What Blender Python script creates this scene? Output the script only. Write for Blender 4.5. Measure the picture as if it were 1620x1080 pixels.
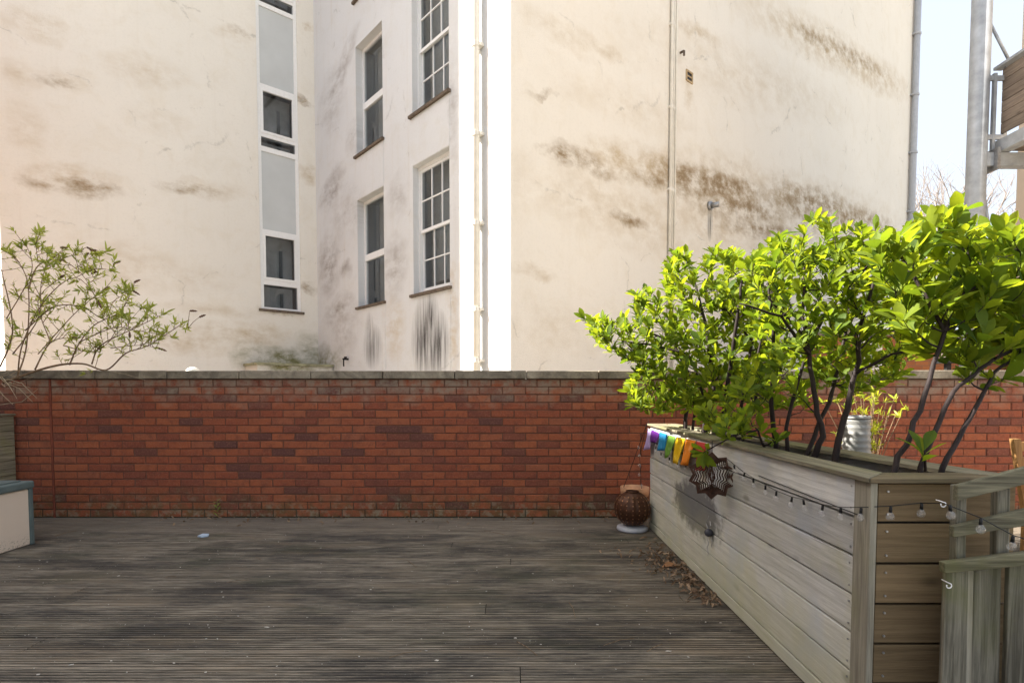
import bpy, bmesh, math, random
from mathutils import Vector, Matrix, noise
random.seed(11)
R = math.radians
scene = bpy.context.scene
col = scene.collection
for o in list(bpy.data.objects): bpy.data.objects.remove(o)

# ------------------------------------------------------------------ camera
CAMH = 1.245; FPX = 881.0; PITCH = R(2.5); PPY = 617 + FPX*math.tan(PITCH)
cam = bpy.data.cameras.new('camera'); camo = bpy.data.objects.new('camera', cam); col.objects.link(camo)
cam.sensor_width = 36; cam.lens = 36*FPX/1620; cam.shift_y = (PPY-540)/1620
cam.clip_start = 0.05; cam.clip_end = 2000
camo.location = (0, 0, CAMH); camo.rotation_euler = (R(90)-PITCH, 0, 0)
scene.camera = camo
# ------------------------------------------------------------------ sky, sun, exposure
SUN_EL = R(40); SUN_AZ = R(-85.0)          # azimuth from +Y, clockwise positive
world = bpy.data.worlds.new('World'); scene.world = world; world.use_nodes = True
wn = world.node_tree.nodes; wl = world.node_tree.links
sky = wn.new('ShaderNodeTexSky'); sky.sky_type = 'NISHITA'; sky.sun_disc = False
sky.sun_elevation = SUN_EL; sky.sun_rotation = SUN_AZ; sky.air_density = 1.0; sky.dust_density = 6.0; sky.ozone_density = 1.0
sky_pale = wn.new('ShaderNodeMix'); sky_pale.data_type = 'RGBA'; sky_pale.inputs[0].default_value = .8      # added near-white, mixed evenly over the sky to pale its blue
wl.new(sky.outputs[0], sky_pale.inputs[6]); sky_pale.inputs[7].default_value = (1.55, 1.66, 1.82, 1); wl.new(sky_pale.outputs[2], wn['Background'].inputs[0]); wn['Background'].inputs[1].default_value = 0.15
sl = bpy.data.lights.new('sun', 'SUN'); sl.energy = 5.0; sl.angle = R(0.5); sl.color = (1.0, 0.94, 0.85)
so = bpy.data.objects.new('sun', sl); col.objects.link(so)
SD = Vector((math.sin(SUN_AZ)*math.cos(SUN_EL), math.cos(SUN_AZ)*math.cos(SUN_EL), math.sin(SUN_EL)))
so.rotation_euler = (-SD).to_track_quat('-Z', 'Y').to_euler()
scene.view_settings.view_transform = 'Standard'; scene.view_settings.look = 'None'
scene.view_settings.exposure = 2.06; scene.view_settings.gamma = 1
scene.view_settings.use_curve_mapping = False
scene.render.engine = 'CYCLES'
scene.cycles.max_bounces = 4; scene.cycles.diffuse_bounces = 3; scene.cycles.transparent_max_bounces = 10

# ------------------------------------------------------------------ measuring helpers
CP, SP = math.cos(PITCH), math.sin(PITCH)
def ray(px, py):
    x = (px-810)/FPX; y = (PPY-py)/FPX
    return Vector((x, CP+y*SP, -SP+y*CP))
CAM = Vector((0, 0, CAMH))
def at_y(px, py, Y): d = ray(px, py); return CAM + d*(Y/d.y)
def at_x(px, py, X): d = ray(px, py); return CAM + d*(X/d.x)
def at_z(px, py, Z): d = ray(px, py); return CAM + d*((Z-CAMH)/d.z)

# ------------------------------------------------------------------ mesh helpers
class MB:
    def __init__(s): s.v = []; s.f = []
    def quad(s, a, b, c, d):
        n = len(s.v); s.v += [tuple(a), tuple(b), tuple(c), tuple(d)]; s.f.append((n, n+1, n+2, n+3))
    def box(s, c, size, M=None):
        n = len(s.v); hx, hy, hz = [k/2 for k in size]
        for x, y, z in ((-1,-1,-1),(1,-1,-1),(1,1,-1),(-1,1,-1),(-1,-1,1),(1,-1,1),(1,1,1),(-1,1,1)):
            p = Vector((x*hx, y*hy, z*hz))
            if M: p = M @ p
            s.v.append(tuple(p+Vector(c)))
        s.f += [tuple(n+i for i in q) for q in ((0,3,2,1),(4,5,6,7),(0,1,5,4),(1,2,6,5),(2,3,7,6),(3,0,4,7))]
        return s
    def mm(s, x0, x1, y0, y1, z0, z1): return s.box(((x0+x1)/2,(y0+y1)/2,(z0+z1)/2), (x1-x0,y1-y0,z1-z0))
    def prism(s, base, off):                      # polygon (list of points) pushed along off
        n = len(s.v); k = len(base); off = Vector(off)
        s.v += [tuple(p) for p in base] + [tuple(Vector(p)+off) for p in base]
        s.f += [tuple(range(n, n+k)), tuple(range(n+2*k-1, n+k-1, -1))]
        for i in range(k): j = (i+1) % k; s.f.append((n+j, n+i, n+k+i, n+k+j))
        return s
    def tube(s, pts, rad, seg=6, cap=True):
        pts = [Vector(p) for p in pts]; k = len(pts)
        if not hasattr(rad, '__len__'): rad = [rad]*k
        n0 = len(s.v); up = None
        for i, p in enumerate(pts):
            t = (pts[min(i+1,k-1)]-pts[max(i-1,0)])
            if t.length < 1e-9: t = Vector((0,0,1))
            t.normalize()
            if up is None: up = t.orthogonal().normalized()
            up = (up - t*up.dot(t))
            if up.length < 1e-6: up = t.orthogonal()
            up.normalize(); b = t.cross(up)
            for q in range(seg):
                a = 2*math.pi*q/seg
                s.v.append(tuple(p+(up*math.cos(a)+b*math.sin(a))*rad[i]))
        for i in range(k-1):
            for q in range(seg):
                r = (q+1) % seg; a = n0+i*seg
                s.f.append((a+q, a+r, a+seg+r, a+seg+q))
        if cap:
            s.f.append(tuple(n0+q for q in reversed(range(seg)))); e = n0+(k-1)*seg
            s.f.append(tuple(e+q for q in range(seg)))
        return s
    def lathe(s, prof, c, seg=32, ribs=0, amp=0, closed=False):
        n0 = len(s.v); c = Vector(c); k = len(prof)
        for r, z in prof:
            for q in range(seg):
                a = 2*math.pi*q/seg; rr = r*(1+amp*math.cos(ribs*a)) if ribs else r
                s.v.append((c.x+rr*math.cos(a), c.y+rr*math.sin(a), c.z+z))
        for i in range(k-1):
            for q in range(seg):
                r = (q+1) % seg; a = n0+i*seg
                s.f.append((a+q, a+r, a+seg+r, a+seg+q))
        if prof[0][0] > 1e-4: s.f.append(tuple(n0+q for q in reversed(range(seg))))
        return s
    def mesh(s, name, mat=None, smooth=False):
        me = bpy.data.meshes.new(name); me.from_pydata(s.v, [], s.f); me.update()
        if mat: me.materials.append(mat)
        if smooth:
            me.polygons.foreach_set('use_smooth', [True]*len(me.polygons))
        return me
WO = {}
def link(o, parent=None, loc=(0,0,0)):
    col.objects.link(o); loc = Vector(loc); WO[o.name] = loc
    if parent: o.parent = parent; o.location = loc - WO[parent.name]
    else: o.location = loc
    return o
def obj(name, mb, mat, parent=None, smooth=False, loc=(0,0,0), bevel=0):
    me = mb if isinstance(mb, bpy.types.Mesh) else mb.mesh(name, mat, smooth)
    o = link(bpy.data.objects.new(name, me), parent, loc)
    if bevel:
        m = o.modifiers.new('bevel', 'BEVEL'); m.width = bevel; m.segments = 2; m.limit_method = 'ANGLE'
    return o
def tag(o, label, cat, group=None, kind=None):
    if label: o['label'] = label
    if cat: o['category'] = cat
    if group: o['group'] = group
    if kind: o['kind'] = kind
    return o
def thing(name, label, cat, loc, group=None):
    return tag(link(bpy.data.objects.new(name, None), None, loc), label, cat, group)
def stuffpart(o): o['kind'] = 'stuff'; return o

# ------------------------------------------------------------------ materials
class NT:
    def __init__(s, name):
        s.m = bpy.data.materials.new(name); s.m.use_nodes = True; s.t = s.m.node_tree; s.n = s.t.nodes; s.l = s.t.links
        s.b = s.n['Principled BSDF']; s.out = s.n['Material Output']
        s.geo = s.n.new('ShaderNodeNewGeometry'); s.pos = s.geo.outputs['Position']
        s.b.inputs['Roughness'].default_value = .8; s.b.inputs['Specular IOR Level'].default_value = .22
    def inp(s, sock, v):
        if isinstance(v, bpy.types.NodeSocket): s.l.new(v, sock)
        elif hasattr(v, '__len__') and len(v) == 3 and sock.type == 'RGBA': sock.default_value = (*v, 1)
        else: sock.default_value = v
    def math(s, op, a, b=None, c=None, clamp=False):
        n = s.n.new('ShaderNodeMath'); n.operation = op; n.use_clamp = clamp; s.inp(n.inputs[0], a)
        if b is not None: s.inp(n.inputs[1], b)
        if c is not None: s.inp(n.inputs[2], c)
        return n.outputs[0]
    def vec(s, scale, src=None, loc=(0,0,0), rot=(0,0,0), kind='POINT'):
        n = s.n.new('ShaderNodeMapping'); n.vector_type = kind; s.l.new(src or s.pos, n.inputs[0])
        s.inp(n.inputs['Location'], loc); n.inputs['Rotation'].default_value = rot; n.inputs['Scale'].default_value = scale
        return n.outputs[0]
    def noise(s, scale, src=None, detail=4, rough=.6, dist=0, col=False):
        n = s.n.new('ShaderNodeTexNoise'); s.l.new(src or s.pos, n.inputs['Vector']); n.inputs['Scale'].default_value = scale
        n.inputs['Detail'].default_value = detail; n.inputs['Roughness'].default_value = rough; n.inputs['Distortion'].default_value = dist
        return n.outputs[1 if col else 0]
    def ramp(s, v, stops):
        n = s.n.new('ShaderNodeValToRGB'); s.inp(n.inputs[0], v); e = n.color_ramp.elements
        while len(e) < len(stops): e.new(.5)
        for k, (p, c) in enumerate(stops):
            e[k].position = p; e[k].color = (*c, 1) if hasattr(c, '__len__') else (c, c, c, 1)
        return n.outputs[0]
    def rng(s, v, a, b, c=0, d=1):
        n = s.n.new('ShaderNodeMapRange'); s.inp(n.inputs[0], v)
        for i, k in enumerate((a, b, c, d)): n.inputs[i+1].default_value = k
        return n.outputs[0]
    def mix(s, f, a, b, mode='MIX'):
        n = s.n.new('ShaderNodeMix'); n.data_type = 'RGBA'; n.blend_type = mode
        s.inp(n.inputs[0], f); s.inp(n.inputs[6], a); s.inp(n.inputs[7], b); return n.outputs[2]
    def sep(s, v=None):
        n = s.n.new('ShaderNodeSeparateXYZ'); s.l.new(v or s.pos, n.inputs[0]); return n.outputs
    def comb(s, x, y, z):
        n = s.n.new('ShaderNodeCombineXYZ'); s.inp(n.inputs[0], x); s.inp(n.inputs[1], y); s.inp(n.inputs[2], z); return n.outputs[0]
    def rand(s):
        oi = s.n.new('ShaderNodeObjectInfo')
        return s.math('FRACT', s.math('ADD', oi.outputs['Random'], s.geo.outputs['Random Per Island']))
    def bump(s, h, dist, strength=1):
        n = s.n.new('ShaderNodeBump'); n.inputs['Distance'].default_value = dist; n.inputs['Strength'].default_value = strength
        s.l.new(h, n.inputs['Height']); s.l.new(n.outputs[0], s.b.inputs['Normal'])
    def done(s, c, rough=None, **kw):
        s.inp(s.b.inputs['Base Color'], c)
        if rough is not None: s.inp(s.b.inputs['Roughness'], rough)
        for k, v in kw.items(): s.inp(s.b.inputs[k.replace('_', ' ')], v)
        return s.m
def plain(name, c, rough=.6, var=.15, scale=30, **kw):
    t = NT(name); n = t.noise(scale, detail=4)
    return t.done(t.mix(t.rng(n, .3, .7), [k*(1-var) for k in c], [min(1, k*(1+var)) for k in c]), rough, **kw)

def wood(name, axis, base, dark, green, gamt=.35, blue=None, patch=None, grain=.55):
    t = NT(name); sc = [38, 38, 38]; sc['xyz'.index(axis)] = 1.6
    r = t.rand(); oi = t.comb(t.math('MULTIPLY', r, 9.0), t.math('MULTIPLY', r, 31.0), t.math('MULTIPLY', r, 17.0))
    p = t.vec(sc); a = t.n.new('ShaderNodeVectorMath'); t.l.new(p, a.inputs[0]); t.l.new(oi, a.inputs[1]); p = a.outputs[0]
    g = t.noise(1.6, p, 7, .62, .6); fine = t.noise(7, p, 4, .7)
    c = t.mix(t.rng(g, .38, .62), dark, base)
    c = t.mix(t.math('MULTIPLY', t.rng(fine, .5, .7), grain), c, [k*.38 for k in base])
    vo = t.n.new('ShaderNodeTexVoronoi'); vo.inputs['Scale'].default_value = 1; kn = [5.5, 5.5, 5.5]; kn['xyz'.index(axis)] = 2.4
    a2 = t.n.new('ShaderNodeVectorMath'); t.l.new(t.vec(kn), a2.inputs[0]); t.l.new(oi, a2.inputs[1]); t.l.new(a2.outputs[0], vo.inputs['Vector'])
    c = t.mix(t.rng(vo.outputs['Distance'], .13, .05, 0, .75), c, [k*.3 for k in base])        # knots
    blot = t.noise(2.3, None, 5, .6, .4)
    if blue: c = t.mix(t.math('MULTIPLY', t.rng(t.noise(3.1, None, 4), .48, .62), .75), c, blue)
    c = t.mix(t.math('MULTIPLY', t.rng(blot, .48, .68), gamt), c, green)
    c = t.mix(1, c, t.ramp(r, [(0, .78), (.5, 1.0), (1, 1.16)]), 'MULTIPLY')
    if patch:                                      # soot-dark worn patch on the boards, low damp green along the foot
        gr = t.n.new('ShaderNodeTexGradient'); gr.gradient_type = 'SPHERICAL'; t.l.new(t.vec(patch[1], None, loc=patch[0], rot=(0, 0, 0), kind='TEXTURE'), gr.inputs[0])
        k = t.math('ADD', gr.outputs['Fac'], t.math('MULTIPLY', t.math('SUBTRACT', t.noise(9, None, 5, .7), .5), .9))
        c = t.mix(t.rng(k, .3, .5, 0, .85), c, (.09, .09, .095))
        zz_ = t.math('ADD', t.sep()[2], t.math('MULTIPLY', t.noise(4, None, 4), .5)); c = t.mix(t.rng(zz_, .75, .30, 0, .5), c, (.43, .415, .22))
    t.bump(t.math('ADD', g, t.math('MULTIPLY', fine, .5)), .004, .6)
    return t.done(c, .75)

def render_wall(name, origin, d, base, blobs, grime_shade, streak=.25, frot=0):
    """painted render: fine texture, faint streaks, and stains and painted shade at measured places (u, z, ru, rz, rot, strength, colour idx)"""
    t = NT(name)
    sub = t.n.new('ShaderNodeVectorMath'); sub.operation = 'SUBTRACT'; t.l.new(t.pos, sub.inputs[0]); sub.inputs[1].default_value = origin
    dot = t.n.new('ShaderNodeVectorMath'); dot.operation = 'DOT_PRODUCT'; t.l.new(sub.outputs[0], dot.inputs[0]); dot.inputs[1].default_value = d
    uz = t.comb(dot.outputs['Value'], t.sep()[2], 0.0)
    big = t.noise(.35, uz, 4); mid = t.noise(2.2, uz, 7, .7, .6); fine = t.noise(60, uz, 3)
    c = t.mix(t.rng(big, .35, .65), [k*.95 for k in base], base)
    c = t.mix(t.math('MULTIPLY', t.rng(mid, .50, .70), .40), c, [k*f for k, f in zip(base, (.86, .82, .74))])
    st = t.noise(1, t.vec((9, .35, 1), uz), 6, .6)
    c = t.mix(t.math('MULTIPLY', t.rng(st, .55, .8), streak), c, grime_shade[0])
    warp = t.n.new('ShaderNodeVectorMath'); warp.operation = 'MULTIPLY_ADD'
    t.l.new(t.noise(2.4, uz, 6, .62, 0, True), warp.inputs[0]); warp.inputs[1].default_value = (.55, .4, 0)
    off = t.n.new('ShaderNodeVectorMath'); t.l.new(uz, off.inputs[0]); off.inputs[1].default_value = (-.275, -.2, 0)
    t.l.new(off.outputs[0], warp.inputs[2]); wuz = warp.outputs[0]
    fib = t.noise(1, t.vec((2.2, 3.4, 1), uz, rot=(0, 0, frot)), 8, .72, 0); drip = t.noise(1, t.vec((26, .9, 1), uz), 5, .6)
    for gi in range(len(grime_shade)):
        acc = None
        for (u, z, ru, rz, rot, s, g) in blobs:
            if g != gi: continue
            gr = t.n.new('ShaderNodeTexGradient'); gr.gradient_type = 'SPHERICAL'
            t.l.new(t.vec((ru, rz, 1), uz if gi == 2 else wuz, loc=(u, z, 0), rot=(0, 0, rot), kind='TEXTURE'), gr.inputs[0])
            v = t.math('MULTIPLY', t.math('POWER', gr.outputs['Fac'], .8), s*1.6)
            acc = v if acc is None else t.math('MAXIMUM', acc, v)
        if acc is None: continue
        tex = t.rng(drip, .38, .62, .12, 1) if gi == 2 else t.rng(fib, .40, .62, .12, 1)
        c = t.mix(t.math('MULTIPLY', acc, tex, clamp=True), c, grime_shade[gi])
    vo = t.n.new('ShaderNodeTexVoronoi'); vo.feature = 'DISTANCE_TO_EDGE'; vo.inputs['Scale'].default_value = .42; t.l.new(wuz, vo.inputs['Vector'])
    c = t.mix(t.math('MULTIPLY', t.rng(vo.outputs['Distance'], .008, .002), t.rng(mid, .5, .62, 0, .45)), c, [k*.45 for k in base])
    c = t.mix(t.math('MULTIPLY', t.rng(t.noise(22, uz, 3, .7), .5, .75), .18), c, [k*.7 for k in base])
    t.bump(t.math('ADD', fine, t.math('MULTIPLY', mid, 1.5)), .008, .6)
    return t.done(c, .85)

def leafmat(name, a, b, c, trans=.45, rough=.38):
    t = NT(name); r = t.rand()
    colr = t.ramp(r, [(0, a), (.45, b), (1, c)])
    colr = t.mix(t.math('MULTIPLY', t.rng(t.noise(35, None, 3), .4, .7), .3), colr, [k*.6 for k in b])
    t.inp(t.b.inputs['Base Color'], colr); t.b.inputs['Roughness'].default_value = rough
    tr = t.n.new('ShaderNodeBsdfTranslucent'); t.l.new(t.mix(1, colr, (1.5, 1.35, .55), 'MULTIPLY'), tr.inputs[0])
    mx = t.n.new('ShaderNodeMixShader'); mx.inputs[0].default_value = trans
    t.l.new(t.b.outputs[0], mx.inputs[1]); t.l.new(tr.outputs[0], mx.inputs[2]); t.l.new(mx.outputs[0], t.out.inputs[0])
    return t.m

def glassmat(name, tint=(.9, .95, .97), refl=1.45, glint_white=0):
    t = NT(name); g = t.n.new('ShaderNodeBsdfGlossy'); g.inputs['Roughness'].default_value = .02
    tr = t.n.new('ShaderNodeBsdfTransparent'); tr.inputs[0].default_value = (*tint, 1)
    lw = t.n.new('ShaderNodeLayerWeight'); lw.inputs[0].default_value = .5; fr_ = t.math('ADD', .05, t.math('MULTIPLY', t.math('POWER', lw.outputs['Facing'], 3.5), refl-.75), clamp=True)   # thin pane: same from both sides
    mx = t.n.new('ShaderNodeMixShader'); t.l.new(fr_, mx.inputs[0]); t.l.new(tr.outputs[0], mx.inputs[1]); t.l.new(g.outputs[0], mx.inputs[2])
    if glint_white:  # even white mixed in for the highlights on clear glass
        d = t.n.new('ShaderNodeBsdfDiffuse'); d.inputs[0].default_value = (.85, .85, .83, 1); m2 = t.n.new('ShaderNodeMixShader'); m2.inputs[0].default_value = glint_white
        t.l.new(mx.outputs[0], m2.inputs[1]); t.l.new(d.outputs[0], m2.inputs[2]); mx = m2
    t.l.new(mx.outputs[0], t.out.inputs[0]); return t.m

# bricks: colour per brick, soot bands, lime bloom at the top, moss at the foot
def brickmat():
    t = NT('brick'); r = t.rand()
    c = t.ramp(r, [(0, (.125, .052, .042)), (.05, (.15, .058, .043)), (.10, (.22, .068, .041)), (.35, (.285, .077, .039)), (.62, (.325, .090, .042)), (.85, (.36, .105, .046)), (1, (.31, .100, .052))])
    n = t.noise(14, None, 6, .7, .5); c = t.mix(t.math('MULTIPLY', t.rng(n, .46, .68), .6), c, (.13, .048, .034))
    n2 = t.noise(60, None, 4, .7); c = t.mix(t.math('MULTIPLY', t.rng(n2, .5, .72), .5), c, (.40, .17, .10))
    z = t.sep()[2]; wz = t.math('ADD', z, t.math('MULTIPLY', t.math('SUBTRACT', t.noise(5, None, 5, .65), .5), .5))
    c = t.mix(t.math('MULTIPLY', t.rng(wz, 1.10, 1.27), t.rng(t.noise(9, None, 5, .7), .36, .58, 0, .8)), c, (.30, .235, .17))
    c = t.mix(t.math('MULTIPLY', t.rng(wz, .30, .04), t.rng(t.noise(7, None, 5, .7), .38, .60, 0, .6)), c, (.10, .095, .035))
    c = t.mix(t.math('MULTIPLY', t.rng(wz, .26, .03), t.rng(t.noise(12, None, 4, .7), .50, .62, 0, .7)), c, (.28, .24, .16))
    t.bump(t.math('ADD', n, t.math('MULTIPLY', n2, .6)), .004, .8)
    return t.done(c, .88)
M_brick = brickmat()
def mortarmat():
    t = NT('mortar'); n = t.noise(40, None, 5, .7); c = t.mix(n, (.09, .042, .030), (.25, .12, .075))
    z = t.sep()[2]; c = t.mix(t.rng(z, .25, .02), c, (.07, .065, .04)); t.bump(n, .004, .8); return t.done(c, .95)
M_mortar = mortarmat()
def copingmat():
    t = NT('coping'); n = t.noise(6, None, 7, .7, .6); f = t.noise(70, None, 4, .7)
    c = t.mix(t.rng(n, .35, .65), (.16, .13, .095), (.40, .34, .25)); c = t.mix(t.math('MULTIPLY', t.rng(f, .5, .75), .45), c, (.13, .11, .08))
    c = t.mix(1, c, t.ramp(t.rand(), [(0, .8), (1, 1.15)]), 'MULTIPLY'); t.bump(t.math('ADD', n, f), .006, .7); return t.done(c, .9)
M_coping = copingmat()
def deckmat():
    t = NT('deck'); r = t.rand()
    g = t.noise(1.5, t.vec((1.1, 26, 26)), 7, .65, .5); f = t.noise(1, t.vec((5, 160, 160)), 4, .7)
    blot = t.noise(1.6, t.vec((.55, 1.8, 1)), 8, .72, .3); blot2 = t.noise(1.9, t.vec((.7, 2.2, 1), loc=(7, 3, 0)), 6, .65, .5)
    c = t.mix(t.rng(g, .33, .68), (.055, .045, .035), (.30, .245, .18))
    c = t.mix(t.math('MULTIPLY', t.rng(f, .46, .62), .7), c, (.46, .385, .285))
    c = t.mix(t.math('MULTIPLY', t.rng(blot, .46, .60), .72), c, (.040, .036, .034))
    c = t.mix(t.math('MULTIPLY', t.rng(blot2, .52, .64), .6), c, (.24, .185, .125))
    c = t.mix(t.math('MULTIPLY', t.rng(t.noise(1.4, t.vec((1, 1.5, 1), loc=(2, 9, 0)), 5), .54, .66), .5), c, (.075, .075, .045))
    c = t.mix(1, c, t.ramp(r, [(0, .74), (.5, .86), (1, .98)]), 'MULTIPLY')
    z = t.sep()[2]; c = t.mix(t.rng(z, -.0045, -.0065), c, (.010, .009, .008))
    wy = t.math('ADD', t.sep()[1], t.math('MULTIPLY', t.noise(1.6, None, 4), .9)); c = t.mix(t.math('MULTIPLY', t.rng(wy, 5.1, 5.5), .5), c, (.23, .185, .14))   # worn strip by the wall
    sp = t.noise(95, None, 2, .5); c = t.mix(t.math('MULTIPLY', t.rng(sp, .70, .76), .5), c, (.5, .47, .42))
    t.bump(t.math('ADD', g, f), .004, .7); return t.done(c, t.rng(blot, .4, .7, .82, .55))
M_deck = deckmat()

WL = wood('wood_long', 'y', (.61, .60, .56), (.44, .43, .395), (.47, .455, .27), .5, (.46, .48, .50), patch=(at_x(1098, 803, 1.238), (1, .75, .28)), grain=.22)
WS = wood('wood_short', 'x', (.20, .140, .075), (.145, .100, .052), (.15, .115, .05), .4, grain=.25)
WP = wood('wood_post', 'z', (.40, .37, .29), (.25, .225, .17), (.28, .27, .14), .5, grain=.4)
WC = wood('wood_cap', 'y', (.27, .24, .17), (.13, .115, .08), (.19, .19, .07), .6)
WCX = wood('wood_cap_cross', 'x', (.23, .18, .105), (.12, .09, .055), (.15, .14, .06), .4)
WF = wood('wood_fence', 'z', (.215, .20, .155), (.075, .068, .05), (.11, .115, .04), .6)
WR = wood('wood_rail', 'x', (.21, .195, .13), (.075, .068, .046), (.12, .12, .04), .65)
WB = wood('wood_balcony', 'y', (.30, .24, .19), (.18, .14, .11), (.22, .20, .15), .2)
WCH = wood('wood_chair', 'z', (.50, .27, .10), (.32, .16, .06), (.4, .25, .1), .2)
M_white = plain('white_frame', (.78, .78, .77), .4, .04)
M_sill = plain('stone_sill', (.13, .10, .075), .85, .4, 25)
M_frost = plain('frosted_panel', (.52, .54, .54), .25, .05, 2)
M_room = plain('room', (.17, .175, .18), .9, .2, 2)
M_blind = plain('blind', (.30, .32, .33), .8, .12, 3)
M_glass = glassmat('window_glass', (.80, .82, .83), 1.3)
M_pipe = plain('painted_pipe', (.72, .68, .60), .5, .08, 8)
M_greypipe = plain('grey_pipe', (.42, .43, .45), .45, .08, 8)
M_dark = plain('black_plastic', (.015, .015, .015), .45)
M_metal = plain('dull_metal', (.35, .35, .35), .4, .2, Metallic=.7)
M_steel = plain('galvanised_steel', (.36, .385, .41), .5, .22, 6, Metallic=.25)
M_terra = plain('terracotta', (.55, .30, .17), .85, .2, 15)

# ------------------------------------------------------------------ ground and deck
t = NT('ground'); n = t.noise(3, None, 6, .65)
M_ground = t.done(t.mix(n, (.30, .27, .22), (.46, .42, .35)), .9)
g = obj('ground', MB().mm(-600, 600, -600, 900, -.6, -.14), M_ground); tag(g, None, None, kind='structure')
WALLY = 5.415
sub = obj('deck', MB().mm(-6.3, 7.5, .3, WALLY-.004, -.13, -.03), plain('deck_joists', (.02, .018, .015), .9)); tag(sub, None, None, kind='structure')
PIT, BW, NR = .1470, .139, 6
def board_mesh(x0, x1, j):
    m = MB(); prof = [(0, -.026), (0, -.001)]; rw = BW/NR
    for k in range(NR):
        y = k*rw
        prof += [(y+.002, 0), (y+rw*.48, 0), (y+rw*.56, -.0095), (y+rw*.96, -.0095)]
    prof[-2:] = [(BW-.002, 0), (BW, -.001)]; prof.append((BW, -.026))
    n = len(prof); xs = [x0, x1]
    for x in xs:
        for (y, z) in prof: m.v.append((x, y, z))
    for k in range(n-1): m.f.append((k+1, k, n+k, n+k+1))
    m.f.append(tuple(range(n))); m.f.append(tuple(reversed(range(n, 2*n))))
    return m.mesh('deck_board', M_deck)
y = WALLY-.012-BW; row = 0
while y > .5:
    x = -6.2+random.uniform(-1.8, 0)
    while x < 7.3:
        L = random.choice((3.6, 4.2, 4.8, 5.4)); x1 = min(x+L, 7.4)
        o = obj('deck_board', board_mesh(0, x1-x-.004, row), None, sub, loc=(x, y+random.uniform(-.001, .001), random.uniform(-.002, .001)))
        o.rotation_euler = (random.uniform(-.006, .006), 0, random.uniform(-.0006, .0006)); x = x1
    y -= PIT; row += 1

# ------------------------------------------------------------------ brick garden wall
CH, BL, BH = .075, .225, .065
wall = thing('brick_wall', 'long red brick garden wall with grey stone coping behind the deck', 'wall', (0, WALLY+.1, 0))
obj('mortar', MB().mm(-6.4, 8.4, WALLY+.008, WALLY+.215, -.14, 1.352), M_mortar, wall)
def brick_mesh(L, s):
    rn = random.Random(s); m = MB(); h = BH; e = .004
    j = lambda a=.0018: rn.uniform(-a, a)
    def ring(y, i): return [(-L/2+i+j(), y+j(.001), -h/2+i+j()), (L/2-i+j(), y+j(.001), -h/2+i+j()), (L/2-i+j(), y+j(.001), h/2-i+j()), (-L/2+i+j(), y+j(.001), h/2-i+j())]
    m.v = ring(.02, 0)+ring(.005, 0)+ring(0, e)
    for a in (0, 4):
        for k in range(4): q = (k+1) % 4; m.f.append((a+k, a+q, a+4+q, a+4+k))
    m.f.append((8, 9, 10, 11)); return m.mesh('brick', M_brick)
full = [brick_mesh(.216, s) for s in range(14)]
XJ = at_y(82, 700, WALLY).x
allb = []
for c in range(18):
    z = CH*c+BH/2+.006
    xs = []
    x = XJ+.008+(0 if c % 2 else -BL/2)
    while x < 8.35:
        a, b = max(x, XJ+.008), min(x+BL, 8.39)
        if b-a > .04: xs.append((a, b))
        x += BL
    x = XJ-.008-(0 if c % 2 else -BL/2)
    while x > -6.35:
        a, b = max(x-BL, -6.38), min(x, XJ-.008)
        if b-a > .04: xs.append((a, b))
        x -= BL
    for a, b in xs: allb.append(((a+b)/2, z, b-a-.009, c))
def rank(b):
    px = 810+FPX*b[0]/WALLY
    return (0 if 85 < px < 1000 else 1, abs(px-560))
allb.sort(key=rank)
rest = MB()
for i, (x, z, L, c) in enumerate(allb):
    dx, dy = random.uniform(-.0015, .0015), random.uniform(-.0025, .003)
    if i < 290:
        me = random.choice(full)
        o = obj('brick', me, None, wall, loc=(x+dx, WALLY+dy, z+random.uniform(-.002, .002))); o.scale.x = L/.216
    else:
        me = random.choice(full); n = len(rest.v); s = L/.216
        rest.v += [(v.co.x*s+x+dx, v.co.y+WALLY+dy, v.co.z+z) for v in me.vertices]
        rest.f += [tuple(n+k for k in p.vertices) for p in me.polygons]
stuffpart(obj('bricks', rest, M_brick, wall))
obj('expansion_joint', MB().mm(XJ-.009, XJ+.009, WALLY-.002, WALLY+.02, 0, 1.351), plain('red_mastic', (.21, .06, .035), .8, .25, 20), wall)
x = -6.45
xs = at_y(267, 590, WALLY).x; x = xs-.694*9
while x < 8.4:
    mb = MB().mm(x+.004, x+.690, WALLY-.035+random.uniform(-.004, .004), WALLY+.25, 1.356, 1.434+random.uniform(-.003, .004))
    obj('coping_stone', mb, M_coping, wall, bevel=.006); x += .694

# ------------------------------------------------------------------ rendered building behind
VL, VM = 1816-810, 39-810
dR = Vector((VL/FPX, 1, 0)).normalized(); dMb = Vector((VM/FPX, 1, 0)).normalized()
A0 = Vector((at_y(727, 617, 8.5).x, 8.5, 0))
def hit(px, o, d):                     # plan intersection of the column px with the line o+t d
    r = (px-810)/FPX; tt = (r*o.y-o.x)/(d.x-r*d.y); return o+d*tt
C0 = hit(808, A0, dMb); K = hit(505, A0, dMb); LE = hit(11, K, dR); RE = hit(1437, C0, dR)
HB = 16.5
class Pl:
    def __init__(s, o, d, n): s.o, s.d, s.n = o, d, n
    def uz(s, px, py):
        r = ray(px, py); k = (s.o-CAM).dot(s.n)/r.dot(s.n); p = CAM+r*k; return (p-s.o).dot(s.d), p.z
    def P(s, u, z, off=0): return s.o+s.d*u+s.n*off+Vector((0, 0, z))
nL = Vector((dR.y, -dR.x, 0)); nM = Vector((-dMb.y, dMb.x, 0))
if nM.y > 0: nM = -nM
PL = Pl(LE, dR, nL); PM = Pl(K, -dMb, nM); PR = Pl(C0, dR, nL)
LL, ML, RL = (K-LE).length, (C0-K).length, (RE-C0).length
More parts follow.
